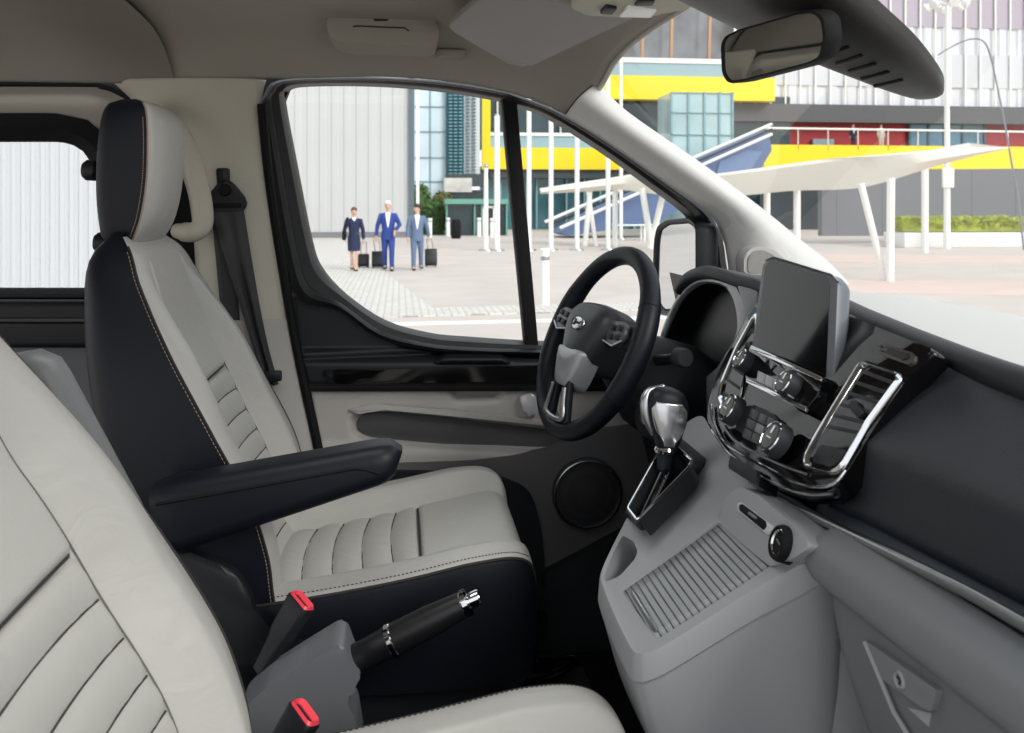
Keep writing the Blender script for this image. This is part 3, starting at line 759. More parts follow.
# ------------------------------------------------------------------ dashboard
dash = empty('dashboard', (.75, 1.15, .9), 'black dashboard with glare-pale top, leather passenger panel and grey glovebox', 'dashboard')
def carve(o, cutters):
    for i, c in enumerate(cutters):
        bmesh.ops.recalc_face_normals(c.bm, faces=c.bm.faces)
        me = bpy.data.meshes.new('c'); c.bm.to_mesh(me); c.bm.free(); k = bpy.data.objects.new('c', me); COL.objects.link(k)
        md = o.modifiers.new('b', 'BOOLEAN'); md.operation = 'DIFFERENCE'; md.object = k; md.solver = 'EXACT'
        bpy.context.view_layer.update()
        dg = bpy.context.evaluated_depsgraph_get(); new = bpy.data.meshes.new_from_object(o.evaluated_get(dg))
        o.modifiers.remove(md); o.data = new; bpy.data.objects.remove(k)
    o.data.set_sharp_from_angle(angle=math.radians(40))
m = MB(); m.prism([(.590, .29, 1.53), (.53, .29, 1.475), (.485, .29, 1.40), (.475, .29, 1.36), (.475, .29, 1.28), (.49, .29, 1.05), (.62, .29, .80), (.84, .29, .80), (.84, .29, 1.47)], (0, 1.02, 0))
m.prism([(.60, 1.30, 1.53), (.63, 1.30, 1.40), (.60, 1.30, 1.26), (.62, 1.30, 1.10), (.74, 1.30, .80), (.82, 1.30, .80), (.82, 1.30, 1.46)], (0, .70, 0))
m.build('dash_body', PL_BLACK, dash, sharp=30)
# top pad, glare on dark trim put in as pale colour; rolled black edge
RY = [.29, .45, .76, .93, 1.10, 1.22, 1.40, 1.65, 2.0]; RXX = [.540, .543, .551, .568, .592, .612, .630, .68, .74]; RZ = [1.530, 1.531, 1.535, 1.540, 1.546, 1.550, 1.545, 1.515, 1.490]
def rimx(y): return herm(RY, RXX, y)
def rimz(y): return herm(RY, RZ, y)
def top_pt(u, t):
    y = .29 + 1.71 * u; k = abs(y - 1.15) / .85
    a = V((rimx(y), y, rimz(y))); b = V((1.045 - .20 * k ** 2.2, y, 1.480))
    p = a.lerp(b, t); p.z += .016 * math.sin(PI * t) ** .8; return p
m = MB(); m.grid(top_pt, 60, 20); m.build('top_pad', mat('dash_top_glare', (196, 195, 192), .40, bump=.08, scale=500, spec=.5), dash, label='dark dashboard top under the windscreen, glare painted in as pale grey')
m = MB(); m.tube([V((rimx(y) - .004, y, rimz(y) - .014)) for y in [.29 + 1.08 * k / 60 for k in range(61)]], .0165, 14); m.build('pad_edge', PL_BLACK, dash)
# passenger panel
lft = [PX(924, 345, .553), PX(901, 366, .530), PX(848, 434, .462), PX(822, 500, .455)]
rgt = [V((.546, .29, 1.522)), V((.530, .29, 1.503)), V((.462, .29, 1.466)), V((.455, .29, 1.412))]
def facet(P): return [P[i].lerp(P[i + 1], k / 6) for i in range(3) for k in range(6)] + [P[3]]
L = facet(lft); R = facet(rgt); nn = len(L)
def pp_(u, t):
    i = min(int(t * (nn - 1)), nn - 2); q = t * (nn - 1) - i
    p = L[i].lerp(L[i + 1], q).lerp(R[i].lerp(R[i + 1], q), u); return p
m = MB(); m.grid(pp_, 30, nn - 1); o = m.build('passenger_panel', mat('dash_leather', (38, 42, 48), .48, bump=.25, scale=260, spec=.4), dash, sharp=70); solid(o, .02, 1)

# chrome strip
sp = [PX(u, v, .434) for u, v in ((752, 481), (766, 489), (790, 503), (822, 520), (895, 556), (967, 592), (1024, 624), (1090, 660))] + [V((.434, .29, 1.41))]
m = MB(); m.tube(spline(sp, 5), .0052, 10); m.build('chrome_strip', SATIN, dash, label='slim silver strip under the passenger panel')
fa, fb = L[-1], R[-1]; fc_ = PX(815, 517, .437); fd_ = V((.437, .29, 1.412))
m = MB(); m.grid(lambda u, t: fa.lerp(fb, u).lerp(fc_.lerp(fd_, u), t) + V((0, 0, .002 * math.sin(PI * t))), 24, 4); o = m.build('panel_lip', mat('lip_navy', (52, 57, 66), .45), dash); solid(o, .003)
m = MB(); m.tube([p + V((.012, 0, -.011)) for p in spline(sp, 5)], .010, 8); m.build('strip_gap', RUBBER, dash)
# glovebox
gb_roll = [(.455, 1.372), (.425, 1.366), (.405, 1.354), (.398, 1.338), (.402, 1.322), (.415, 1.314), (.455, 1.312)]
def roll_ring(y, g=1, dz=0):
    c = V((.43, y, 1.340)); return [c + (V((x, y, z)) - c) * g + V((0, 0, dz)) for x, z in spline([V((x, 0, z)) for x, z in gb_roll], 4) and [(p.x, p.z) for p in spline([V((x, 0, z)) for x, z in gb_roll], 4)]]
m = MB(); ys = [.880, .879, .874, .862, .84] + [.84 - .55 * k / 10 for k in range(1, 11)]
m.loft([roll_ring(y, (.55, .75, .9, .98, 1)[i] if i < 5 else 1, .032 * (.88 - y) / .59 - .008) for i, y in enumerate(ys)]); m.build('glovebox_lid_roll', PL_GLOVE, dash, sharp=50)
gprof = [(.412, 1.309), (.410, 1.24), (.418, 1.16), (.440, 1.05), (.48, .92), (.52, .80)]
GP = spline([V((x, 0, z)) for x, z in gprof], 6)
def gfn(u, t):
    i = min(int(t * (len(GP) - 1)), len(GP) - 2); q = t * (len(GP) - 1) - i; p = GP[i].lerp(GP[i + 1], q)
    y0 = .862 - .10 * smooth(0, .42, t) ; y = y0 + (.29 - y0) * u
    return V((p.x + .02 * smooth(.04, 0, u), y, p.z + .030 * (.88 - y) / .59))
m = MB(); m.grid(gfn, 40, 40); o = m.build('glovebox_door', mat('glovebox_lower_grey', (102, 104, 108), .55, bump=.05, scale=600, spec=.35), dash, sharp=60); solid(o, .02, 1)
def GX(u, v, dx=0): return PX(u, v, .404 + dx)
m = MB(); m.prism(roundpoly([GX(866, 642), GX(872, 645), GX(936, 690), GX(935, 698), GX(931, 712), GX(921, 707), GX(884, 681), GX(874, 664)], .003), (.012, 0, 0), bevel=.003, seg=3)
hdl = m.build('glovebox_latch', PL_GLOVE, dash)
m = MB(); m.lathe([(.0050, .0), (.0060, .0022), (.0072, 0)], GX(900, 680), (-1, 0, 0), 24); m.build('lock_ring', PL_CONS, hdl)
m = MB(); m.tube([GX(897, 677, -.0008), GX(901, 681, -.0008), GX(903, 685, -.0008)], .0010, 6); m.tube([GX(902, 677, -.0008), GX(899, 684, -.0008)], .0008, 6); m.build('lock_mark', PL_DARK, hdl)
m = MB(); m.prism([GX(865, 643, .004), GX(880, 678, .004), GX(900, 706, .004), GX(931, 713, .004), GX(928, 735, .004), GX(926, 745, .004), GX(905, 733, .004), GX(894, 712, .004)], (.01, 0, 0), bevel=.004, seg=2); m.build('latch_recess', mat('recess_grey', (150, 152, 154), .45), dash)
m = MB(); m.tube([GX(865, 642), GX(880, 678), GX(894, 712), GX(910, 738)], .0022, 8); m.build('latch_edge', PL_CONS, dash)

# ------------------------------------------------------------------ centre stack
SN = V((-1, 0, .62)).normalized(); SP0 = V((.43, 1.0, 1.40))
def SP(u, v, off=0): return PP(u, v, SP0 + SN * off, SN)
def sprism(px, off, depth, r=.004, bevel=.002, seg=2):
    m = MB(); m.prism(roundpoly([SP(u, v, off) for u, v in px], r), -SN * depth, bevel=bevel, seg=seg); return m
stack = empty('centre_stack', SP(790, 420), 'gloss black centre stack with two chrome-framed vents, radio and climate controls', 'control panel')
BEZ = [(765, 296), (752, 308), (735, 338), (719, 370), (709, 398), (707, 420), (722, 445), (757, 478), (800, 494), (831, 494), (842, 480), (873, 430), (904, 383), (936, 350), (905, 338), (860, 320), (838, 312)]
sprism(BEZ, 0, .022, .010, .004, 3).build('bezel', GLOSSB, stack)
def vent(outer, inner, slats, name='air_vent'):
    m = MB(); n = 72
    A = roundpoly([SP(u, v, .002) for u, v in outer], .006); B = roundpoly([SP(u, v, .002) for u, v in inner], .005)
    M = [a.lerp(b, .5) + SN * .003 for a, b in zip(A, B)]
    m.loft([[p - SN * .004 for p in A], A, M, B, [p - SN * .02 for p in B]], False, False)
    fr = m.build(name, CHROME, stack, sharp=60, label='chrome-framed air vent')
    m = MB(); m.prism([p - SN * .004 for p in B], -SN * .003); m.build('vent_duct', RUBBER, fr)
    return fr
vo = [(865, 360), (900, 372), (901, 379), (868, 424), (843, 468), (832, 475), (803, 468), (801, 456), (826, 414), (858, 362)]
vi = [(868, 366), (895, 376), (896, 380), (864, 424), (840, 465), (831, 471), (810, 466), (809, 458), (833, 415), (863, 367)]
v1 = vent(vo, vi, 5)
LA, LB = V((862, 368, 0)), V((826, 428, 0)); RA, RB = V((893, 380, 0)), V((857, 434, 0))
for k in range(6):
    t = .04 + k * .185; a = LA.lerp(LB, t); b = RA.lerp(RB, t)
    m = MB(); p, q = SP(a.x, a.y, .001), SP(b.x, b.y, .001); up = SN.cross(q - p).normalized()
    m.prism([p + up * .0022, p - up * .0022, q - up * .0022, q + up * .0022], -SN * .014, bevel=.001); m.build('vent_slat', PL_DARK, v1)
m = MB(); m.prism(roundpoly([SP(u, v, .004) for u, v in ((849, 402), (856, 400), (864, 412), (858, 418), (851, 411))], .002), -SN * .012, bevel=.002); m.build('vent_tab', PL_BLACK, v1)
m = MB(); m.prism(roundpoly([SP(u, v, .002) for u, v in ((820, 444), (847, 450), (838, 463), (830, 467), (812, 461))], .003), -SN * .012, bevel=.002); m.build('shut_off_wheel', PL_BLACK, v1)
vo2 = [(755, 312), (735, 347), (721, 380), (717, 397), (724, 414), (733, 415), (741, 398), (748, 372), (757, 340), (758, 316)]
vi2 = [(754, 319), (738, 349), (724, 382), (721, 397), (726, 410), (732, 411), (739, 397), (746, 372), (755, 341), (756, 321)]
v2 = vent(vo2, vi2, 5)
for k in range(6):
    t = k / 5; a = V((750, 330, 0)).lerp(V((722, 392, 0)), t); b = V((756, 334, 0)).lerp(V((736, 402, 0)), t)
    m = MB(); p, q = SP(a.x, a.y, .001), SP(b.x, b.y, .001); up = SN.cross(q - p).normalized()
    m.prism([p + up * .0022, p - up * .0022, q - up * .0022, q + up * .0022], -SN * .014, bevel=.001); m.build('vent_slat', PL_DARK, v2)
# small chrome tray right of the screen
m = MB(); A = roundpoly([SP(u, v, .003) for u, v in ((880, 342), (914, 353), (916, 358), (909, 365), (876, 353), (873, 348))], .004); B = roundpoly([SP(u, v, .003) for u, v in ((881, 345), (909, 354), (911, 357), (906, 361), (880, 351), (877, 348))], .003)
A = resample(A, 40); B = resample(B, 40); o = min(range(40), key=lambda k: sum((B[(i + k) % 40] - A[i]).length for i in range(40))); B = B[o:] + B[:o]
m.loft([[p - SN * .003 for p in A], A, B, [p - SN * .004 for p in B]], False, False); ch = m.build('drawer_surround', CHROME, stack)
m = MB(); m.prism(roundpoly([SP(u, v, .004) for u, v in ((888, 347), (908, 354), (908, 358), (902, 360), (884, 352))], .003), -SN * .006, bevel=.0025, seg=3); m.build('drawer_catch', PL_BLACK, ch)
# radio panel
rp = sprism([(750, 346), (822, 378), (818, 394), (806, 409), (746, 380), (744, 366)], .012, .02, .003, .003).build('radio_panel', GLOSSB, stack)
for px in ([(751, 345), (822, 377), (821, 381), (750, 349)], [(746, 378), (806, 407), (805, 411), (746, 382)]):
    sprism(px, .0145, .004, .001, .001).build('chrome_edge', CHROME, rp)
def knob(u, v, r, off, parent, name='knob', h=.016):
    c = SP(u, v, off); m = MB(); m.lathe([(0, h), (r * .86, h), (r * .96, h * .93), (r, h * .8), (r, 0)], c, SN, 40); k = m.build(name, PL_DARK, parent, sharp=35)
    m = MB(); m.lathe([(r * .86, h + .0002), (r * .91, h + .0008), (r * .96, h * .96)], c, SN, 40); m.build('knob_ring', CHROME, k)
    m = MB(); m.lathe([(0, h + .0012), (r * .74, h + .0004)], c, SN, 32); m.build('knob_face', GLOSSB, k)
    x, y, _ = frame_from(SN); m = MB(); m.tube([c + SN * (h + .0016) + y * r * .15, c + SN * (h + .0016) + y * r * .62], r * .05, 6); m.tube([c + SN * (h + .0016) - x * r * .25 + y * -r * .1, c + SN * (h + .0016) + x * r * .25 - y * r * .1], r * .04, 6); m.build('knob_mark', WHITE, k)
    return k
knob(749, 364, .0150, .010, rp); knob(794, 388, .0160, .012, rp)
BT = mat('button_grey', (112, 114, 118), .4)
for k in range(4):
    a = V((758, 370.5, 0)).lerp(V((790, 386, 0)), k / 4); b = V((758, 370.5, 0)).lerp(V((790, 386, 0)), (k + .92) / 4)
    m = sprism([(a.x, a.y), (b.x, b.y), (b.x - 1.5, b.y + 10), (a.x - 1.5, a.y + 10)], .0205, .010, .0015, .001); m.build('button', mat('radio_button_silver', (158, 160, 164), .35, metal=.3), rp)
# climate panel
cp = sprism([(748, 405), (765, 409), (778, 418), (776, 446), (766, 450), (734, 428), (740, 410)], .008, .02, .006, .003).build('climate_panel', PL_BLACK, stack)
for (a0, b0, rows) in (((751, 408), (776, 421), 2),):
    for r_ in range(3):
        for k in range(3):
            a = V((751 - 3.2 * r_, 408 + 10 * r_, 0)).lerp(V((777 - 3.2 * r_, 421 + 10 * r_, 0)), k / 3); b = V((751 - 3.2 * r_, 408 + 10 * r_, 0)).lerp(V((777 - 3.2 * r_, 421 + 10 * r_, 0)), (k + .9) / 3)
            sprism([(a.x, a.y), (b.x, b.y), (b.x - 2.6, b.y + 8.5), (a.x - 2.6, a.y + 8.5)], .011, .006, .0015, .001).build('button', BT if (r_, k) == (1, 1) else mat('button_dark', (62, 63, 66), .4), cp)
knob(737, 413, .0195, .008, stack, 'climate_knob'); knob(782, 443, .0200, .008, stack, 'climate_knob')
# chrome lower curve
def stube(px, r, off, m_, name, par, n=8): m = MB(); m.tube(spline([SP(u, v, off) for u, v in px], 6), r, n); return m.build(name, m_, par)
stube([(711, 405), (713, 422), (724, 442), (745, 456), (771, 470), (800, 484), (822, 487), (836, 482), (846, 470)], .0020, .004, CHROME, 'chrome_curve', stack)
stube([(712, 430), (728, 452), (760, 476), (800, 493), (832, 494)], .0014, .004, CHROME, 'chrome_curve', stack)
stube([(722, 424), (734, 440), (760, 455), (786, 467), (806, 474)], .0016, .003, SATIN, 'chrome_curve', stack)
sprism([(730, 455), (757, 470), (755, 485), (728, 468)], .010, .03, .003, .003).build('lower_block', PL_BLACK, stack)
# screen
SCN = V((-.94, -.06, .21)).normalized(); SC0 = PX(800, 320, .49)
def SS(u, v, off=0): return PP(u, v, SC0 + SCN * off, SCN)
scr = empty('touchscreen', SS(795, 330), 'upright black tablet-like touchscreen on top of the centre stack', 'screen')
so = [(768, 259), (774, 258), (832, 276), (838, 283), (836, 330), (834, 376), (826, 402), (818, 402), (755, 366), (751, 356), (757, 310), (763, 265)]
P = roundpoly([SS(u, v) for u, v in so], .005); c = sum(P, V((0, 0, 0))) / len(P)
m = MB(); m.loft([[c + (p - c) * .975 + SCN * .001 for p in P], P, [p - SCN * .012 for p in P], [c + (p - c) * .93 - SCN * .020 for p in P], [c + (p - c) * .5 - SCN * .03 for p in P]]); m.build('screen_case', mat('case_grey', (104, 108, 114), .4, metal=.3), scr, sharp=50)
P2 = roundpoly([SS(u, v, .0012) for u, v in ((769, 261), (774, 260), (826, 277), (830, 283), (828, 330), (826, 376), (820, 396), (816, 396), (757, 362), (754, 354), (760, 310), (765, 266))], .004)
m = MB(); m.prism(P2, -SCN * .002); m.build('display', SCREEN, scr)
m = MB(); m.tube([SS(766, 260, .001), SS(774, 257, .001), SS(832, 275, .001), SS(838, 282, .001)], .0014, 6); m.build('case_edge', SATIN, scr)
m = MB(); m.box(c - SCN * .045 + V((0, 0, -.02)), (.07, .09, .07), rot=Matrix.Rotation(-.3, 3, 'Y'), bevel=.012); m.build('screen_bracket', PL_BLACK, scr)
m = MB(); m.tube(spline([PX(838, 322, .60), PX(846, 332, .58), PX(850, 345, .56), PX(844, 365, .54), PX(838, 380, .53)], 6), .004, 8); m.build('bracket_trim', SATIN, scr)

# ------------------------------------------------------------------ instrument cluster
cl_in = [(664, 341), (668, 328), (680, 302), (694, 288), (707, 283.5), (724, 287), (733, 299), (737, 318), (736, 334), (727, 352), (711, 373), (692, 370), (668, 354)]
cl_out = [(659, 343), (664, 324), (676, 299), (691, 284), (707, 279), (731, 284), (740, 295), (745, 314), (744, 336), (735, 358), (714, 384), (688, 382), (662, 362)]
clu = empty('instrument_cluster', PX(702, 330, .57), 'hooded instrument cluster with dark face and silver-grey rim behind the steering wheel', 'instrument panel')
A = spline([PX(u, v, .545) for u, v in cl_out], 6, closed=True); B = spline([PX(u, v, .548) for u, v in cl_in], 6, closed=True)
cc = sum(B, V((0, 0, 0))) / len(B)
m = MB(); m.loft([[p + V((.04, 0, 0)) for p in A], A, [a.lerp(b, .5) - V((.003, 0, 0)) for a, b in zip(A, B)], B, [p + V((.01, 0, 0)) for p in B]], False, False); m.build('rim', mat('silver_grey_paint', (164, 168, 174), .35, metal=.5), clu, sharp=60)
m = MB(); m.loft([[p + V((.004, 0, 0)) for p in B], [cc + (p - cc) * .92 + V((.05, 0, 0)) for p in B], [cc + (p - cc) * .3 + V((.052, 0, 0)) for p in B]], False, True); m.build('binnacle', RUBBER, clu)
m = MB(); m.loft([[cc + (p - cc) * .80 + V((.046, 0, 0)) for p in B], [cc + (p - cc) * .80 + V((.05, 0, 0)) for p in B]]); fc = m.build('gauge_face', mat('gauge_black', (9, 10, 12), .35, spec=.25), clu)
hoodc = [PX(u, v, .545) for u, v in ((680, 290), (685, 281), (694, 275), (707, 272), (722, 275), (740, 281), (757, 285), (768, 290))]
m = MB(); m.tube(spline(hoodc, 6), .0115, 12); m.build('hood_lip', PL_DARK, clu)
hs = spline(hoodc, 6)
def hood(u, t):
    k = min(int(u * (len(hs) - 1)), len(hs) - 2); q = u * (len(hs) - 1) - k; a = hs[k].lerp(hs[k + 1], q) + V((0, 0, .008))
    b = V((.76, min(a.y, 1.74), min(1.500, a.z - .004))); p = a.lerp(b, t); p.z += .010 * math.sin(PI * t); return p
m = MB(); m.grid(hood, 40, 14); o = m.build('hood', PL_DARK, clu); solid(o, .01, -1)
m = MB(); fas = [(737, 284), (757, 288), (756, 306), (738, 338), (722, 372), (712, 402), (712, 424), (698, 414), (690, 400), (698, 384), (724, 362), (740, 338), (746, 314)]
m.prism(roundpoly([PX(u, v, .535) for u, v in fas], .008), (.05, 0, 0), bevel=.005, seg=3); m.build('fascia', mat('fascia_grey', (150, 153, 158), .4, metal=.3), clu)

# ------------------------------------------------------------------ steering wheel and column
WC = V((.348, 1.62, 1.436)); tl = math.radians(24); yw = math.radians(13)
WN = (Matrix.Rotation(yw, 3, 'Z') @ V((-math.cos(tl), 0, math.sin(tl)))).normalized()      # towards the driver
WE = V((0, 0, 1)).cross(WN).normalized(); WE = WE if WE.y < 0 else -WE                         # towards the middle of the cabin
WU = WE.cross(WN) ; WU = WU if WU.z > 0 else -WU
def WL(a, b, c=0): return WC + WE * a + WU * b + WN * c
sw = empty('steering_wheel', WC, 'black leather steering wheel with silver lower spoke and oval chrome badge', 'steering wheel')
m = MB(); RR = .166
m.tube([WL(RR * math.sin(t), RR * math.cos(t)) for t in [2 * PI * k / 96 for k in range(96)]], [.0172 + .0022 * math.exp(-((abs(math.sin(k * PI / 96 * 2)) - .95) / .12) ** 2) for k in range(96)], 18, closed=True)
rim = m.build('rim', LEATHER_B, sw, sharp=80)
for a in (62, 118, -62, -118):
    m = MB(); t = math.radians(a); d = V((math.sin(t), math.cos(t), 0)); tg = V((math.cos(t), -math.sin(t), 0))
    ctr = WL(RR * d.x, RR * d.y); rad = (WE * d.x + WU * d.y)
    m.tube([ctr + rad * .0186 * math.cos(q) + WN * .0186 * math.sin(q) for q in [2 * PI * k / 24 for k in range(24)]], .0009, 5, closed=True)
    m.build('rim_seam', RUBBER, rim)
# hub pad
pad = [(-.080, .040), (-.060, .060), (0, .066), (.060, .060), (.080, .040), (.074, .005), (.045, -.045), (.025, -.058), (-.025, -.058), (-.045, -.045), (-.074, .005)]
PD = spline([V((a, b, 0)) for a, b in pad], 5, closed=True)
def pr(s, c): return [WL(p.x * s, p.y * s + .0, c) for p in PD]
m = MB(); m.loft([pr(.9, -.045), pr(1.0, -.02), pr(1.0, .012), pr(.95, .026), pr(.80, .036), pr(.5, .041), pr(.2, .043)]); hub = m.build('hub_pad', mat('hub_vinyl', (44, 46, 51), .42, bump=.1, scale=500, spec=.45), sw, sharp=60)
# side spokes
for sgn in (-1, 1):
    m = MB(); rings = []
    for k in range(9):
        t = k / 8; a = sgn * (.055 + .112 * t); b = .020 + .004 * t; h = .034 - .006 * math.sin(PI * t); c = .012 - .012 * t; d = .012
        rings.append([WL(a, b + y, c + z) for y, z in rrect(h * 2 * .75, d * 1.6, .008, 4)])
    m.loft(rings); s_ = m.build('spoke', PL_BLACK, sw, sharp=60)
    m = MB(); m.prism(roundpoly([WL(sgn * a, b, .024) for a, b in ((.082, .040), (.125, .044), (.142, .030), (.140, .012), (.120, .000), (.084, .004))], .008), -WN * .01, bevel=.003, seg=2); pl = m.build('control_pad', mat('spoke_grey', (84, 87, 92), .35, metal=.3), s_)
    for (a, b) in ((.098, .030), (.122, .032), (.100, .014), (.122, .016)):
        m = MB(); m.prism(roundpoly([WL(sgn * (a + x), b + y, .028) for x, y in ((-.008, -.005), (.008, -.005), (.008, .005), (-.008, .005))], .003), -WN * .006, bevel=.0015); m.build('button', PL_BLACK, pl)
    m = MB(); m.tube([WL(sgn * a, b, .0255) for a, b in ((.080, .004), (.118, -.001), (.144, .012))], .0016, 6); m.build('chrome_edge', SATIN, pl)
# silver lower cover and lower spoke
m = MB(); cov = [(-.052, -.026), (.052, -.026), (.042, -.064), (.026, -.094), (-.026, -.094), (-.042, -.064)]
CV = roundpoly([V((a, b, 0)) for a, b in cov], .012, 5)
def cr_(s, c): return [WL(p.x * s, -.055 + (p.y + .055) * s, c - .0 + .10 * (p.y + .03)) for p in CV]
m.loft([cr_(1.0, .0), cr_(1.0, .034), cr_(.94, .040), cr_(.6, .043), cr_(.2, .044)]); m.build('hub_cover', mat('satin_silver_paint', (160, 163, 167), .38, metal=.35), sw, sharp=60)
for sgn in (-1, 1):
    m = MB(); rings = []
    for k in range(9):
        t = k / 8; a = sgn * (.024 + .012 * t); b = -.080 - .088 * t; c = .028 - .024 * t
        rings.append([WL(a + x, b, c + z) for x, z in rrect(.015, .014, .005, 3)])
    m.loft(rings); m.build('lower_spoke', PL_BLACK, sw)
m = MB(); lp = spline([WL(a, b, c) for a, b, c in ((-.024, -.096, .032), (-.032, -.125, .026), (-.038, -.144, .021), (-.020, -.150, .019), (0, -.151, .018), (.020, -.150, .019), (.038, -.144, .021), (.032, -.125, .026), (.024, -.096, .032))], 6)
m.tube(lp, .0052, 10); m.build('spoke_bezel', SATIN, sw, label='silver bezel of the lower spoke')
# badge
bx = spline([V((.023 * math.cos(t), .0125 * math.sin(t), 0)) for t in [2 * PI * k / 12 for k in range(12)]], 4, closed=True)
def bd(s, c): return [WL(p.x * s, .018 + p.y * s, c) for p in bx]
m = MB(); m.loft([bd(1, .036), bd(1, .0435), bd(.94, .0455), bd(.5, .047)]); bg = m.build('badge', mat('badge_silver', (205, 208, 212), .2, metal=.9), sw, sharp=50)
m = MB(); m.tube(bd(.97, .0452), .0011, 6, closed=True); m.build('badge_ring', PL_DARK, bg)
m = MB(); sq = spline([WL(a, .018 + b, .0482) for a, b in ((-.015, -.001), (-.011, .005), (-.006, .006), (-.004, .001), (-.007, -.005), (-.010, -.004), (-.002, -.001), (.003, .002), (.004, -.002), (.008, .002), (.010, -.002), (.014, .002))], 4); m.tube(sq, .0010, 5); m.build('badge_script', PL_DARK, bg)
# column
colm = empty('steering_column', WC - WN * .08, 'black steering column shroud with stalk and ignition barrel behind the wheel', 'steering column')
m = MB(); rings = []
for k in range(10):
    t = k / 9; c = -.045 - .24 * t; w = .052 + .050 * min(1, t * 2.2); h = .045 + .042 * min(1, t * 2.2); b0 = -.004 - .050 * t
    rings.append([WL(x, b0 + y, c) for x, y in rrect(2 * w, 2 * h, .035, 5)])
m.loft(rings); m.build('shroud', PL_BLACK, colm, sharp=50)
for sgn, lab in ((1, 'wiper_stalk'), (-1, 'indicator_stalk')):
    m = MB(); m.tube([WL(sgn * .085, .010, -.085), WL(sgn * .125, .016, -.080), WL(sgn * .165, .022, -.070), WL(sgn * .192, .024, -.066)], [.010, .009, .011, .012], 12); s_ = m.build(lab, PL_BLACK, colm)
    m = MB(); m.lathe([(0, .0), (.014, 0), (.016, -.004), (.016, -.022), (.012, -.026)], WL(sgn * .200, .025, -.064), (WE * sgn + WU * .1).normalized(), 20); m.build('stalk_end', PL_DARK, s_)
m = MB(); pv = PY(622, 372, 1.50)
ic = PY(646, 418, 1.47); d_ = V((-.80, -.58, .15)).normalized()
m.lathe([(0, -.02), (.040, -.02), (.036, .0), (.026, .006), (.020, .004), (0, .004)], ic + V((.012, .01, 0)), d_, 30); m.build('ignition_barrel', PL_BLACK, colm)
m = MB(); m.lathe([(0, .010), (.012, .010), (.014, .008), (.014, 0)], ic + V((.008, .008, 0)), d_, 24); m.build('ignition_cap', SATIN, colm)
m = MB(); m.prism(roundpoly([(.50, 1.34, 1.30), (.50, 1.98, 1.30), (.56, 1.98, 1.06), (.56, 1.34, 1.06)], .02), (.08, 0, .02), bevel=.02); m.build('knee_panel', PL_BLACK, dash)

# ------------------------------------------------------------------ console
TN = V((-.6, 0, 1)).normalized(); TP0 = V((.24, 1.0, 1.22))
def TP(u, v, off=0): return PP(u, v, TP0 + TN * off, TN)
con = empty('centre_console', (.36, 1.03, .72), 'grey plastic centre console with ribbed sliding tray cover below the centre stack', 'console')
ol = [(838, 538), (740, 598), (672, 640), (650, 651), (638, 653), (629, 646), (612, 612), (601, 584), (600, 572), (606, 556), (618, 532), (632, 506), (652, 470), (674, 434), (700, 415), (716, 436), (760, 478), (800, 510)]
OL = spline([TP(u, v) for u, v in ol], 6, closed=True)
cen = V((.36, 1.03, 1.29))
def cring(drop, grow, rec=0):
    o = []
    for p in OL:
        q = V((p.x, p.y, p.z)); r = V((q.x - .38, q.y - 1.04, 0)); rl = max(r.length, .01)
        q += r / rl * grow; w = smooth(.42, .25, p.x)
        q.x += rec * w; q.z -= drop if drop < .3 else 0
        if drop >= .3: q.z = .70
        o.append(q)
    return o
m = MB(); m.loft([cring(0, -.006), cring(.001, -.002), cring(.005, 0), cring(.028, .004, .002), cring(.030, .001, .003), cring(.032, .003, .003), cring(.09, .004, .02), cring(.15, .0, .055), cring(.22, -.004, .10), cring(.32, -.01, .16)])
body = m.build('console_body', PL_CONS, con, sharp=35)
tray = [(719, 522), (771, 566), (656, 638), (621, 590)]
TR = roundpoly([TP(u, v) + TN * .02 for u, v in tray], .006)
m = MB(); m.prism(roundpoly([(.40, .888, 1.285), (.43, .888, 1.310), (.52, .888, 1.30), (.56, .888, .74), (.42, .888, .74)], .02), (0, .03, 0), bevel=.004); m.build('console_flank', PL_CONS, con)
c1 = MB(); c1.prism(TR, -TN * .029)
cub = [(622, 534), (633, 540), (637, 550), (634, 558), (618, 575), (604, 580), (603, 574), (612, 552)]
c2 = MB(); c2.prism(roundpoly([TP(u, v) + TN * .02 for u, v in cub], .006), -TN * .085)
carve(body, [c1, c2])
m = MB()      # tambour cover: ribs across the tray
a0, a1, b0, b1 = [TP(u, v) - TN * .004 for u, v in ((719, 522), (771, 566), (656, 638), (621, 590))]
N = 18
def tam(u, t):
    p = a0.lerp(a1, u).lerp(b1.lerp(b0, u), t); return p - TN * (.0045 if abs(math.sin(PI * t * N)) < .30 else 0)
m.grid(tam, 6, N * 20); o = m.build('tray_cover', stripe_mat('tambour_grey', (142, 145, 148), (58, 60, 63), 0, (a0.x + a1.x - b0.x - b1.x) / 2 / N, .0016, .45, off=(b0.x + b1.x) / 2 - .36), con, sharp=80); solid(o, .003, -1)
m = MB(); q0, q1 = TP(632, 591, -.002), TP(657, 632, -.002); m.tube([q0, q0.lerp(q1, .1), q0.lerp(q1, .9), q1], [.0015, .0035, .0035, .0015], 10); m.build('cover_grip', SATIN, o)
m = MB(); m.prism(roundpoly([TP(u, v) - TN * .060 for u, v in cub], .006), -TN * .002); m.build('cubby_mat', RUBBER, con)
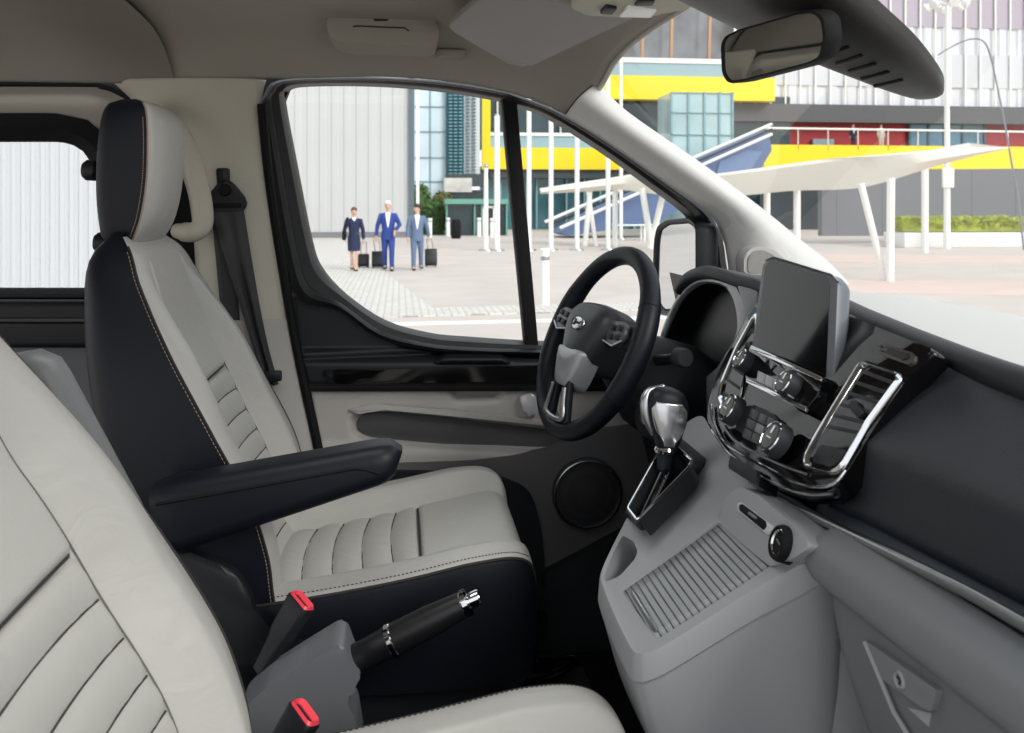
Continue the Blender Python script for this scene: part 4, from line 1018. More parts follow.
# socket wall in front of the tray
WNn = V((-1, 0, .35)).normalized(); W0 = TP(745, 545)
def WP(u, v, off=0): return PP(u, v, W0 + WNn * off, WNn)
m = MB(); wl = [(715, 521), (770, 567), (796, 557), (811, 546), (792, 524), (760, 496), (740, 486), (726, 497)]
m.prism(roundpoly([WP(u, v) for u, v in wl], .010), (.05, 0, -.01), bevel=.006, seg=3); m.build('socket_wall', PL_CONS, con)
m = MB(); m.prism(roundpoly([WP(u, v, .0035) for u, v in ((737, 503), (741, 502), (771, 525), (772, 529), (768, 535), (737, 510))], .002), -WNn * .008, bevel=.001); us = m.build('usb_panel', mat('usb_silver', (190, 192, 195), .4), con)
m = MB(); m.prism(roundpoly([WP(u, v, .0045) for u, v in ((739, 505), (742, 504), (765, 521), (766, 526), (763, 530), (739, 510))], .0015), -WNn * .002, bevel=.0005); m.build('usb_slot', RUBBER, us)
m = MB(); m.tube([WP(749, 513, .006), WP(756, 518, .006)], .0016, 6); m.build('usb_mark', BT, us)
c = WP(780, 543, .004); m = MB(); m.lathe([(.0185, -.012), (.0185, 0), (.0170, .004), (.0150, .005), (.0135, .001), (0, .001)], c, WNn, 36); kn = m.build('power_socket', RUBBER, con)
m = MB(); m.lathe([(.0118, .0015), (.0128, .0035), (.0140, .0030)], c, WNn, 36); m.build('socket_ring', CHROME, kn)
m = MB(); m.tube([c + WNn * .002 + V((0, .004, .002)), c + WNn * .002 + V((0, -.004, -.001))], .0010, 6); m.build('socket_mark', BT, kn)

# ------------------------------------------------------------------ gear selector
gs = empty('gear_selector', TP(660, 490, .04), 'gear lever with black and silver knob rising from a chrome-edged gate', 'gear lever')
gt = [(657, 456), (679, 445), (694, 459), (692, 466), (636, 524), (626, 511), (640, 486)]
sk = [(655, 455), (680, 437), (707, 459), (704, 468), (642, 531), (624, 514), (638, 486)]
A = resample(roundpoly([TP(u, v, .0) for u, v in sk], .006), 80); B = resample(roundpoly([TP(u, v, .038) for u, v in gt], .005), 80)
for ro in (0,):
    o = min(range(80), key=lambda k: sum((A[(i + k) % 80] - B[i]).length for i in range(0, 80, 4))); A = A[o:] + A[:o]
cb = sum(B, V((0, 0, 0))) / 80
m = MB(); m.loft([[p - TN * .03 for p in A], A, B, [cb + (p - cb) * .95 + TN * .001 for p in B], [cb + (p - cb) * .90 - TN * .002 for p in B], [cb + (p - cb) * .86 - TN * .028 for p in B]], True, True); gate = m.build('gate', PL_BLACK, gs, sharp=40)
m = MB(); m.tube([cb + (p - cb) * .93 + TN * .0012 for p in B], .0017, 6, closed=True); m.build('gate_trim', CHROME, gate)
m = MB(); g1, g2 = TP(664, 466, .03), TP(640, 512, .03)
def boot(u, t):
    p = g1.lerp(g2, t); a = (u - .5) * PI; return p + V((0, 1, 0)) * .022 * math.sin(a) * (1 - .25 * t) + TN * (.010 * math.cos(a) + .004 * (1 - t) - .012)
m.grid(boot, 14, 50); m.build('slide_blind', GLOSSB, gate)
kb, kt = PY(666, 452, 1.215), PY(672, 392, 1.225)
kax = (kt - kb).normalized(); kf = V((-1, 0, 0)); kf = (kf - kax * kf.dot(kax)).normalized(); ks = kax.cross(kf).normalized(); ks = ks if ks.y < 0 else -ks
H = (kt - kb).length
kpr = [(-.30, .010, .010), (-.02, .0115, .0115), (.02, .0135, .0135), (.08, .0145, .0150), (.28, .0190, .0200), (.55, .0235, .0270), (.80, .0240, .0290), (.95, .0215, .0250), (1.04, .0150, .0170), (1.08, .0060, .0070)]
def kring(k):
    h, a, b = k; return [kb + kax * H * h + ks * a * math.copysign(abs(math.cos(t)) ** .8, math.cos(t)) + kf * (b * math.copysign(abs(math.sin(t)) ** .8, math.sin(t)) + .010 * max(0, h - .2)) for t in [2 * PI * q / 36 for q in range(36)]]
hh = [k[0] for k in kpr]; fine = [(h, herm(hh, [k[1] for k in kpr], h), herm(hh, [k[2] for k in kpr], h)) for h in [-.30 + 1.38 * q / 46 for q in range(47)]]
m = MB(); m.loft([kring(k) for k in fine]); kn = m.build('knob', LEATHER_B, gs, sharp=60)
def inlay(u, t):
    h = .10 + .72 * t; a, b = herm(hh, [k[1] for k in kpr], h), herm(hh, [k[2] for k in kpr], h)
    wv = (.35 + .65 * smooth(0, .45, t)) * (1 - .35 * smooth(.8, 1, t)); th = (u - .5) * 1.7 * wv + .10
    return kb + kax * H * h + ks * (a + .0016) * math.cos(th) ** .8 + kf * ((b + .0016) * math.copysign(abs(math.sin(th)) ** .8, math.sin(th)) + .010 * max(0, h - .2))
m = MB(); m.grid(inlay, 16, 30); o = m.build('knob_inlay', mat('brushed_silver', (205, 207, 210), .22, metal=.9), kn, label='brushed silver inlay'); solid(o, .002, 0)
m = MB()
pk = [kb + kax * H * h + kf * (herm(hh, [k[2] for k in kpr], h) + .001 + .010 * max(0, h - .2)) for h in [.25 + .75 * q / 12 for q in range(13)]] + [kb + kax * H * 1.085 + kf * .012]
m.tube(pk, [.002 + .006 * math.sin(PI * min(1, (q + .5) / 14)) for q in range(14)], 10); m.build('knob_spine', SATIN, kn)
m = MB(); m.lathe([(.0150, -.004), (.0165, 0), (.0150, .004)], kb + kax * .002, kax, 28); m.build('collar', CHROME, kn)

# ------------------------------------------------------------------ handbrake, buckles
hb = empty('handbrake', PY(340, 690, 1.24), 'black handbrake lever with chrome tip and ring, in a grey cover between the seats', 'handbrake')
m = MB(); cv = [(238, 715), (262, 691), (300, 667), (334, 646), (343, 645), (347, 654), (352, 668), (362, 681), (350, 690), (347, 704), (356, 722), (362, 760), (230, 770)]
m.prism(roundpoly(pyl(cv, 1.215), .008), (0, .075, 0), bevel=.014, seg=4); m.build('lever_cover', mat('cover_grey', (100, 103, 108), .5, bump=.05, scale=500), hb)
p0, p1 = PY(338, 668, 1.255), PY(466, 603, 1.24)
m = MB(); d = p1 - p0
m.tube([p0, p0 + d * .12, p0 + d * .40, p0 + d * .41, p0 + d * .46, p0 + d * .72, p0 + d * .95, p0 + d * .99], [.017, .019, .0205, .0215, .0215, .0205, .0175, .0165], 20); lv = m.build('lever', mat('grip_black', (22, 22, 25), .4, bump=.1, scale=300), hb, sharp=60)
m = MB(); c = p0 + d * .425; ax = d.normalized(); m.lathe([(.0212, -.0045), (.0226, -.003), (.0226, .003), (.0212, .0045)], c, ax, 32); m.build('chrome_ring', CHROME, lv)
m = MB(); m.lathe([(.0160, -.006), (.0182, -.003), (.0182, .004), (.012, .006), (.0105, .006), (.0105, .018), (.009, .021), (0, .021)], p1, ax, 32); m.build('release_button', CHROME, lv, sharp=30)
def buckle(base, top, wdir, label, par=None):
    b, t = V(base), V(top); ax = (t - b).normalized(); w = V(wdir); w = (w - ax * w.dot(ax)).normalized(); n = ax.cross(w); L = (t - b).length
    r = empty('seat_belt_buckle', b, label, 'seat belt buckle', 'belt buckles beside the front seats')
    def rg(h, a, c): return [b + ax * h + w * x + n * y for x, y in rrect(a, c, .006, 4)]
    m = MB(); m.loft([rg(-.05, .022, .012), rg(0, .03, .018), rg(.012, .036, .022), rg(L * .6, .039, .023), rg(L - .002, .041, .024), rg(L, .039, .022)]); bd_ = m.build('buckle_body', PL_BLACK, r, sharp=50)
    m = MB(); A = rg(L + .0005, .038, .0215); B = rg(L + .0015, .028, .0075); A2 = rg(L + .004, .034, .018)
    B = [p - n * .003 for p in B]; m.loft([A, A2, B, [p - ax * .008 for p in B]], False, True); m.build('release_button', RED, r, sharp=60, label='red release button')
    m = MB(); m.loft([[p + ax * (.0005) for p in rg(L - .006, .027, .0065)]] + [[p - n * .003 for p in rg(L - .004, .027, .0065)]]); m.build('buckle_slot', RUBBER, r)
    return r
bk = buckle(PY(278, 640, 1.29), PY(302, 601, 1.285), (.75, -.62, -.1), 'black seat belt buckle with red button beside the driver\'s seat')
bk = buckle(PY(280, 752, 1.06), PY(305, 713, 1.055), (.75, -.62, -.1), 'black seat belt buckle with red button at the bottom edge, beside the passenger seat')
# floor fittings by the driver's seat
rl = empty('seat_slide', PY(545, 665, 1.62), 'black metal seat slide and adjuster bar on the floor in front of the driver\'s seat', 'seat rail')
m = MB(); m.tube(spline([PY(512, 612, 1.50), PY(520, 640, 1.52), PY(530, 662, 1.55), PY(548, 664, 1.58)], 5), .014, 10); m.build('front_bracket', GLOSSB, rl)
m = MB(); m.tube(spline([PY(522, 668, 1.55), PY(545, 662, 1.60), PY(568, 656, 1.66), PY(575, 662, 1.68), PY(560, 672, 1.64), PY(540, 680, 1.58), PY(520, 684, 1.54)], 5), .007, 10); m.build('adjuster_bar', mat('dark_metal', (70, 70, 74), .2, metal=.9), rl)
m = MB(); m.box(PY(545, 690, 1.62) , (.16, .10, .03), bevel=.006); m.build('rail_plate', RUBBER, rl)
# ------------------------------------------------------------------ plaza and buildings
def G(u, v): return PZ(u, v, 0)
GR = mat('plaza_asphalt', (196, 186, 179), .85, bump=.2, scale=40, var=.07, vscale=.8, spec=.2)
m = MB(); m.grid(lambda u, t: V((-70 + 160 * u, -30 + 170 * t, 0)), 8, 8); st(m.build('ground', GR, flat=True))
PV = bpy.data.materials.new('plaza_pavers'); PV.use_nodes = True
nt = PV.node_tree; b = nt.nodes['Principled BSDF']; b.inputs['Roughness'].default_value = .8
tc = nt.nodes.new('ShaderNodeTexCoord'); br = nt.nodes.new('ShaderNodeTexBrick'); br.inputs['Scale'].default_value = 2.2; br.inputs['Mortar Size'].default_value = .03
br.inputs['Color1'].default_value = lin((222, 216, 208)) + (1,); br.inputs['Color2'].default_value = lin((206, 201, 194)) + (1,); br.inputs['Mortar'].default_value = lin((160, 154, 150)) + (1,)
nt.links.new(tc.outputs['Object'], br.inputs['Vector']); nt.links.new(br.outputs['Color'], b.inputs['Base Color'])
m = MB(); q = [G(300, 240), G(345, 240), G(372, 262), G(432, 308), G(424, 313), G(345, 313), G(300, 300)]
m.prism([p + V((0, 0, .004)) for p in q], (0, 0, .006)); st(m.build('paving_strip', PV))
m = MB(); q = [G(u, v) for u, v in ((345, 311), (700, 302), (700, 309), (345, 319))]; m.prism(q, (0, 0, .02)); st(m.build('kerb_strip', PV))
m = MB(); q = [G(u, v) for u, v in ((345, 324), (700, 316), (700, 318), (345, 327))]; m.prism(q, (0, 0, .008)); st(m.build('road_line', WHITE))
m = MB(); q = [G(u, v) for u, v in ((800, 254), (1250, 258), (1250, 264), (800, 262))]; m.prism(q, (0, 0, .01)); st(m.build('paving_band', mat('pink_paving', (208, 186, 176), .85, var=.06, vscale=1))) 
m = MB(); q = [G(u, v) for u, v in ((800, 280), (1250, 284), (1250, 300), (800, 292))]; m.prism(q, (0, 0, .01)); st(m.build('paving_band_near', mat('pink_paving', (208, 186, 176))))

def quad(m, u0, v0, u1, v1, y, dep=.3):          # slab on the plane y, from one corner to the other
    a = PY(u0, v0, y); c = PY(u1, v1, y); x0, x1 = sorted((a.x, c.x)); z0, z1 = sorted((a.z, c.z))
    m.box(((x0 + x1) / 2, y + dep / 2, (z0 + z1) / 2), (x1 - x0, dep, z1 - z0)); return m
def slab(name, px, y, dep, mt, par=None, label=None):
    m = MB(); m.prism(pyl(px, y), (0, dep, 0)); return m.build(name, mt, par, label=label)
def ribwall(x0, x1, y, z0, z1, pitch, amp):
    m = MB(); pts = []; x = x0
    while x < x1:
        pts += [V((x, y, z0)), V((x + pitch * .4, y, z0)), V((x + pitch * .5, y - amp, z0)), V((x + pitch * .9, y - amp, z0))]; x += pitch
    pts += [V((x1, y + .5, z0)), V((x0, y + .5, z0))]
    m.prism(pts, (0, 0, z1 - z0)); return m
CLAD = mat('grey_cladding', (192, 192, 193), .5, spec=.3, var=.03, vscale=.3)
# near corrugated wall beside the rear window
xe = PY(196, 205, 9).x
o = ribwall(-16, xe, 9.0, 0, 5.2, .085, .02).build('corrugated_wall', mat('pale_corrugated', (206, 207, 209), .5), sharp=20); tag(o, 'pale corrugated metal wall seen through the rear side window', 'wall')
# hall on the left
ha = empty('hall', PY(340, 236, 48), 'large plain grey metal-clad hall behind the three walkers', 'building')
x0, x1 = PY(150, 205, 48).x, PY(409, 205, 48).x
ribwall(x0, x1, 48, .3, 17, .62, .05).build('cladding', CLAD, ha, sharp=20)
m = MB(); m.box(((x0 + x1) / 2, 48.2, .15), (x1 - x0, .5, .3)); m.build('plinth', mat('plinth_grey', (120, 122, 126), .7), ha)
m = MB(); m.box((x1 + .12, 48.1, 8.5), (.3, .6, 17)); m.build('corner_trim', mat('dark_corner', (92, 104, 112), .5), ha)
m = MB(); m.box((x1 + .45, 48.0, 8.5), (.16, .3, 17)); m.build('downpipe', WHITE, ha)
# glass office
GLB = mat('pale_blue_glass', (204, 222, 230), .08, spec=.8, var=.12, vscale=.25)
TEAL = mat('teal_glass', (66, 108, 116), .10, spec=.8, var=.35, vscale=.35)
TEALD = mat('dark_teal_glass', (38, 58, 64), .12, spec=.8, var=.4, vscale=.5)
of = empty('office_block', PY(448, 236, 60), 'pale glass office block with dark teal louvres beside the grey hall', 'building')
m = MB(); quad(m, 405, 232, 449, -30, 60, .5); m.build('curtain_wall', GLB, of)
m = MB()
for v in (106, 131, 157, 181): quad(m, 405, v, 449, v + 1.0, 59.9, .1)
for u in (412, 430, 446): quad(m, u, 205, u + .8, -30, 59.9, .1)
m.build('mullions', mat('mullion_teal', (112, 150, 160), .4), of)
m = MB(); quad(m, 446, 175, 464, -30, 59.6, .5); m.build('louvre_screen', mat('louvre_teal', (34, 86, 98), .4), of)
m = MB()
for k in range(60):
    v = 174 - 3.4 * k
    for u in (449, 454, 459): quad(m, u, v, u + 3.2, v - 1.1, 59.4, .2)
m.build('louvre_blade', mat('blade_blue', (120, 168, 178), .4), of)
m = MB(); quad(m, 464, 176, 480, -30, 59.6, .5); m.build('pale_screen', mat('pale_screen', (206, 212, 214), .5), of)
m = MB()
for k in range(60):
    v = 174 - 3.4 * k
    for u in (466, 472): quad(m, u, v, u + 4, v - 1.2, 59.4, .2)
m.build('screen_slot', mat('slot_grey', (110, 126, 134), .5), of)
m = MB(); quad(m, 446, 186, 484, 174, 59.2, 1.5); m.build('soffit', mat('soffit_dark', (64, 72, 76), .6), of)
m = MB(); quad(m, 444, 192, 472, 178, 58.6, .2); m.build('banner', mat('pale_banner', (206, 204, 198), .7, var=.25, vscale=1.2), of)
m = MB(); quad(m, 410, 236, 484, 190, 60.2, .3); m.build('ground_floor', TEALD, of)
# shrubs
def bush(name, c, size, n, mt, label, group=None, leaf=.12):
    m = MB(); rnd = random.Random(int(c[0] * 100))
    for _ in range(n):
        while True:
            q = V((rnd.uniform(-1, 1), rnd.uniform(-1, 1), rnd.uniform(-1, 1)))
            if .45 < q.length < 1: break
        p = V(c) + V((q.x * size[0], q.y * size[1], q.z * size[2])); l = leaf * rnd.uniform(.6, 1.3)
        a = V((rnd.uniform(-1, 1), rnd.uniform(-1, 1), rnd.uniform(-1, 1))).normalized(); b = a.orthogonal().normalized()
        m.face([m.bm.verts.new(p + a * l), m.bm.verts.new(p + b * l * .5), m.bm.verts.new(p - a * l), m.bm.verts.new(p - b * l * .5)])
    m.sphere(c, (size[0] * .8, size[1] * .8, size[2] * .85), n=14)
    return tag(m.build(name, mt, flat=True), label, 'shrub', group)
LEAF = mat('leaf_green', (62, 92, 40), .7, var=.4, vscale=2)
c = PY(431, 214, 52); bush('shrub', (c.x, 52, .75), (.95, .7, 1.25), 500, LEAF, 'dark green rounded shrub at the corner of the grey hall', leaf=.22)
c = PY(420, 205, 54); bush('shrub', (c.x, 54, 1.4), (.7, .6, 1.6), 420, LEAF, 'taller green shrub half behind the man with dark hair', leaf=.22)
c = PY(442, 203, 55); bush('shrub', (c.x, 55, 1.7), (.7, .6, .8), 360, mat('leaf_olive', (92, 96, 48), .7, var=.3, vscale=2), 'olive-brown shrub top above the green entrance lobby', leaf=.2)
# entrance
en = empty('entrance_lobby', PY(472, 237, 50), 'green glass entrance lobby under the pale banner', 'entrance')
GRN = mat('green_steel', (108, 160, 146), .4)
m = MB(); quad(m, 445, 204, 508, 199, 50, 2); m.build('canopy_beam', GRN, en)
m = MB(); quad(m, 447, 237, 507, 204, 50.6, .2); m.build('glazing', TEALD, en)
for u in (446, 474, 481, 506): m = MB(); quad(m, u, 238, u + 1.6, 204, 50.2, .2); m.build('post', GRN, en)
m = MB(); quad(m, 482, 238, 484, 207, 50.2, .1); quad(m, 493, 238, 495, 207, 50.2, .1); quad(m, 482, 208, 495, 206, 50.2, .1); m.build('door_frame', WHITE, en)
c = PY(456, 235, 46); m = MB(); m.lathe([(0, 0), (.22, 0), (.25, .1), (.25, .75), (.17, .95), (0, 1.0)], (c.x, 46, 0), (0, 0, 1), 20); tag(m.build('litter_bin', RUBBER), 'dark round litter bin in front of the green entrance lobby', 'bin')
# long yellow-banded building
yb = empty('arts_centre', PY(620, 236, 62), 'long glass building with yellow bands and a blue stair', 'building')
YEL = mat('signal_yellow', (246, 214, 20), .5)
m = MB(); quad(m, 480, 236, 790, 168, 63, .5); m.build('ground_glazing', TEAL, yb)
m = MB(); quad(m, 480, 150, 790, 97, 63, .5); m.build('upper_glazing', TEALD, yb)
m = MB(); quad(m, 480, 80, 734, -30, 64, .5); m.build('top_glazing', mat('smoky_glass', (122, 126, 132), .12, spec=.8, var=.4, vscale=.4), yb)  # cloud reflection put into the glass as a lighter colour
m = MB(); quad(m, 483, 169, 762, 149.5, 61.6, 1.2); quad(m, 482.5, 169, 490.5, 60, 61.5, .6); m.build('yellow_band', YEL, yb)
m = MB(); quad(m, 560, 98, 775, 78, 61.6, 1.2); m.build('yellow_band', YEL, yb)
m = MB(); m.prism(pyl([(740, 40), (749, 40), (764, -15), (755, -15)], 61.5), (0, .4, 0)); m.build('yellow_brace', YEL, yb)
m = MB(); quad(m, 490, 150, 705, 136, 61.8, .08); quad(m, 590, 78, 775, 62, 61.8, .08); m.build('glass_balustrade', mat('balustrade_glass', (150, 178, 186), .1, spec=.7), yb)
m = MB()
for v in (135.5, 61.5): quad(m, 490 if v > 100 else 590, v, 705 if v > 100 else 775, v - 1.2, 61.7, .1)
m.build('handrail', WHITE, yb)
m = MB()
for u in (642, 671, 709): m.prism(pyl([(u - 1.5, 78), (u + 1, 78), (u + 4, -30), (u + 1.5, -30)], 62.5), (0, .3, 0))
m.build('timber_mullion', mat('timber_tan', (182, 140, 104), .6), yb)
m = MB()
for u in (500, 520, 536, 552, 566, 584, 600, 618, 634, 650, 668, 684, 700, 720, 745): quad(m, u, 236, u + 1.5, 169, 62.6, .2)
m.build('ground_mullion', mat('pale_teal_frame', (132, 170, 174), .4), yb)
m = MB()
for u in (497, 530, 560, 590): quad(m, u, 150, u + 1.2, 97, 62.6, .2)
m.build('upper_mullion', WHITE, yb)
m = MB(); quad(m, 490, 178, 760, 168.5, 61.9, .8); m.build('shadow_gap', mat('soffit_dark', (64, 72, 76)), yb)
# glass lift box
lf = empty('glass_lift', PY(705, 236, 52), 'tall glass-walled lift box in front of the yellow band', 'lift')
m = MB(); quad(m, 672, 236, 733, 93, 52, 3); m.build('glass_box', mat('lift_glass', (172, 198, 200), .1, spec=.7, var=.2, vscale=.4), lf)
m = MB()
for u in (671, 688, 704, 719, 732): quad(m, u, 236, u + 1.8, 92, 51.9, .2)
for v in (92, 112, 134): quad(m, 671, v, 734, v + 1.5, 51.9, .2)
m.build('frame', mat('pale_teal_frame', (132, 170, 174)), lf)
# stair
stt = empty('blue_stair', PY(640, 236, 46), 'slate blue outdoor stair with white escalator rails', 'stair')
BLU = mat('slate_blue', (92, 112, 150), .6)
m = MB(); m.prism(pyl([(560, 233), (568, 236), (660, 222), (700, 195), (748, 190), (772, 150), (768, 130), (740, 143), (640, 190), (585, 218)], 46), (0, 3, 0)); m.build('stair_flank', BLU, stt)
m = MB(); m.prism(pyl([(720, 162), (748, 150), (762, 152), (742, 185), (712, 190)], 45.9), (0, .1, 0)); m.build('flank_panel', mat('slate_blue_light', (112, 134, 172), .6), stt)
for k, (a, b) in enumerate((((545, 222), (772, 124)), ((548, 226), (772, 129)), ((560, 228), (772, 134)))):
    m = MB(); m.tube([PY(*a, 45.8 - .3 * k), PY(*b, 45.8 - .3 * k)], .08 if k != 1 else .05, 8); m.build('stair_rail', WHITE if k != 1 else PL_DARK, stt)
# hall on the right
hr_ = empty('exhibition_hall', PY(900, 236, 64), 'big pale ribbed hall with red wall and yellow balcony, behind the windscreen', 'building')
a, b_ = PY(735, 205, 64), PY(1300, 205, 64)
ribwall(a.x, b_.x, 63.2, PY(900, 112, 63.2).z, 24, 1.48, .10).build('upper_cladding', mat('hazy_hall_cladding', (216, 217, 222), .5, spec=.3), hr_, sharp=20)  # cladding colour lightened to stand for windscreen haze
m = MB(); quad(m, 735, 22, 1300, 3, 63.05, .2); m.build('mauve_band', mat('mauve_band', (178, 168, 180), .6), hr_)  # band colour also paler, holding the same haze
m = MB(); quad(m, 735, 84, 1300, 62, 63.05, .15); m.build('pale_band', mat('pale_band', (204, 206, 212), .6), hr_)
m = MB()
for k in range(38):
    u = 740 + 15 * k; quad(m, u, 112, u + 1.4, -30, 62.9, .1)
m.build('white_rib', WHITE, hr_)
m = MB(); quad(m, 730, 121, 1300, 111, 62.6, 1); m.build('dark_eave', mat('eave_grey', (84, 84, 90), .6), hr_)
m = MB(); quad(m, 730, 150, 1300, 120, 63.6, .4); m.build('red_wall', mat('brick_red', (156, 36, 48), .6, var=.12, vscale=.5), hr_)
m = MB(); quad(m, 910, 150, 986, 120, 63.4, .3); m.build('window_band', mat('blue_window', (84, 128, 156), .12, spec=.8, var=.3, vscale=.6), hr_)
m = MB()
for u in (909, 928, 944, 962, 984): quad(m, u, 150, u + 2, 120, 63.3, .2)
m.build('window_bar', mat('bar_teal', (56, 84, 100), .4), hr_)
m = MB(); quad(m, 813, 147, 834, 139, 63.3, .2); m.build('wall_panel', mat('panel_blue_grey', (132, 150, 160), .4), hr_)
m = MB(); quad(m, 764, 168, 1300, 149, 59, 2); m.build('yellow_balcony', YEL, hr_)
m = MB(); m.tube([PY(764, 128, 59), PY(900, 130, 59), PY(1300, 136, 59)], .07, 8); 
for k in range(10): u = 768 + 30 * k; quad(m, u, 150, u + .6, 129 + k * .4, 59, .08)
m.build('balcony_rail', WHITE, hr_)
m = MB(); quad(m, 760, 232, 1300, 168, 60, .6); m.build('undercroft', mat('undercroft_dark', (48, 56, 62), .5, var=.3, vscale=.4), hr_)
# concrete wall, hedge, planter
cw = tag(slab('concrete_wall', [(822, 236), (822, 172), (870, 170), (1300, 166), (1300, 236)], 38, .4, stripe_mat('concrete_panels', (118, 118, 122), (88, 88, 92), 0, 2.1, .03, .8)), 'dark grey concrete panel wall behind the clipped hedge', 'wall')
x0, x1 = PY(895, 220, 34.5).x, PY(1250, 220, 34.5).x
m = MB(); m.box(((x0 + x1) / 2, 34.6, .30), (x1 - x0, 1.6, .60), bevel=.03); tag(m.build('planter_wall', mat('white_render', (226, 224, 222), .7)), 'long low white planter wall under the yellow-green hedge', 'planter')
rnd = random.Random(4); m = MB(); m.box(((x0 + x1) / 2, 34.6, .86), (x1 - x0 - .1, 1.1, .46))
for _ in range(4200):
    p = V((rnd.uniform(x0, x1), 34.6 + rnd.uniform(-.75, .6), rnd.uniform(.80, 1.22))); l = rnd.uniform(.07, .17)
    a = V((rnd.uniform(-1, 1), rnd.uniform(-1, 1), rnd.uniform(-.3, 1))).normalized(); b = a.orthogonal().normalized()
    m.face([m.bm.verts.new(p + a * l), m.bm.verts.new(p + b * l * .4), m.bm.verts.new(p - a * l), m.bm.verts.new(p - b * l * .4)])
tag(m.build('hedge', mat('hedge_yellow_green', (150, 158, 40), .7, var=.3, vscale=2), flat=True), 'clipped yellow-green hedge in the long white planter', 'hedge')

# canopy
ca = empty('canopy', PY(880, 290, 19), 'long pale curved canopy on white posts across the plaza', 'canopy')
sec = [(541, 190, 194, 38), (580, 184, 192, 37), (620, 178, 190, 36), (655, 173, 194, 34), (700, 177, 194, 31), (735, 174, 196, 28), (790, 167, 191, 25), (850, 159, 189, 22), (885, 155.5, 182, 20), (930, 152, 168, 19), (975, 149, 156, 18.4), (1003, 147, 150, 18)]
rings = []
for (u, vt, vb, y) in sec:
    a, b = PY(u, vt, y), PY(u, vb, y); k = smooth(0, .6, a.z - b.z)
    bk = V((.35, 3.0, 0)) * (.35 + .65 * min(1, (vb - vt) / 14))
    rings.append([a, a * .5 + b * .5 + V((0, -.25, 0)), b, b + bk * .5 + V((0, 0, .05)), b + bk + V((0, 0, .25)), a + bk + V((0, 0, .1))])
S_ = []
for j in range(6): S_.append(spline([r[j] for r in rings], 4))
m = MB(); m.loft([[S_[j][i] for j in range(6)] for i in range(len(S_[0]))]); m.build('canopy_roof', mat('canopy_cream', (232, 226, 212), .7), ca, sharp=50)
for (ua, va, ub, y, r) in ((891, 178, 890, 18.6, .085), (861, 184, 885, 18.8, .075), (797, 190, 797, 25, .10), (767, 193, 767, 27, .10), (925, 165, 925, 30, .12), (642, 188, 652, 34, .12), (664, 190, 650, 34, .12), (590, 191, 585, 36.5, .11), (588, 191, 596, 36.5, .09), (615, 189, 615, 36, .11)):
    t = PY(ua, va, y + .4); bx_ = PY(ub, 205, y + .4); m = MB(); m.tube([V((bx_.x, y + .4, 0)), t], r, 10); m.build('post', WHITE, ca)
# flag poles
first = None
names = {486: 'short white flagpole under the yellow corner of the glass building', 497: 'shorter white flagpole with its tip showing left of the window mullion', 529: 'white flagpole just right of the black window mullion', 551: 'white flagpole just right of the nearest bollard, second right of the window mullion', 577: 'white flagpole above the foot of the blue stair', 608: 'white flagpole rightmost in the small front side window', 621: 'white flagpole seen through the windscreen above the pillar'}
for u, lab in names.items():
    y = 33.6 if u != 621 else 44; p = PY(u, 205, y)
    top = PY(u, 116 if u == 497 else 166, y).z if u in (486, 497) else 14
    m = MB(); m.tube([V((0, 0, 0)), V((0, 0, top * .5)), V((0, 0, top))], [.09, .085, .07] if u != 497 else [.11, .105, .10], 12)
    m2 = m.build('flagpole', WHITE); m2.location = (p.x, y, 0)
    m = MB(); m.sphere((p.x, y, top), .10, n=10); fin = m.build('finial', SATIN, m2)
    m = MB(); m.lathe([(0, .05), (.26, .05), (.28, 0), (0, 0)], (p.x, y, 0), (0, 0, 1), 16); m.build('base_plate', SATIN, m2)
    tag(m2, lab, 'flagpole', 'white flagpoles on the plaza')
# bollards
for (u, vb, lab) in ((545, 306, 'white bollard nearest the car, just outside the small front side window'), (448, 236, 'pale bollard left of the dark litter bin'), (479, 236.5, 'pale bollard right of the dark litter bin at the lobby'), (492, 237.5, 'pale bollard by the lobby door frame'), (430, 237.5, 'pale bollard directly right of the man with dark hair')):
    g = G(u, vb); m = MB(); near = u == 545; r = .072 if near else .11; h = .96 if near else 1.0
    m.lathe([(0, 0), (r, 0), (r, h - .06), (r * 1.15, h - .05), (r * 1.15, h - .02), (r * .8, h), (0, h)], (0, 0, 0), (0, 0, 1), 20); o = m.build('bollard', WHITE); o.location = g
    m = MB(); m.lathe([(r * 1.01, h - .20), (r * 1.04, h - .19), (r * 1.04, h - .14), (r * 1.01, h - .13)], g, (0, 0, 1), 20); m.build('reflective_band', SATIN, o)
    tag(o, lab, 'bollard', 'bollards')
# lamp post
lp_ = empty('lamp_post', (PY(947, 205, 33).x, 33, 0), 'tall white lamp post with a cluster of lamp heads, seen through the windscreen', 'lamp post')
c = V((PY(947, 205, 33).x, 33, 0)); zt = PY(947, 5, 33).z
m = MB(); m.tube([c, c + V((0, 0, zt * .5)), c + V((0, 0, zt))], [.13, .10, .08], 12); m.build('pole', WHITE, lp_)
m = MB(); m.box(c + V((-.05, -.15, PY(947, 178, 33).z)), (.45, .12, .75), bevel=.03); m.build('sign_plate', WHITE, lp_)
for k in range(6):
    a = 2 * PI * k / 6 + .3; d = V((math.cos(a), math.sin(a), 0))
    m = MB(); m.tube([c + V((0, 0, zt)), c + d * .35 + V((0, 0, zt + .1)), c + d * .55 + V((0, 0, zt + .02))], .035, 8); hd_ = m.build('lamp_arm', WHITE, lp_)
    m = MB(); m.lathe([(0, 0), (.10, .02), (.20, .22), (.18, .26), (0, .28)], c + d * .52 + V((0, 0, zt + .05)), (d + V((0, 0, -.5))).normalized(), 14); m.build('lamp_head', WHITE, hd_)
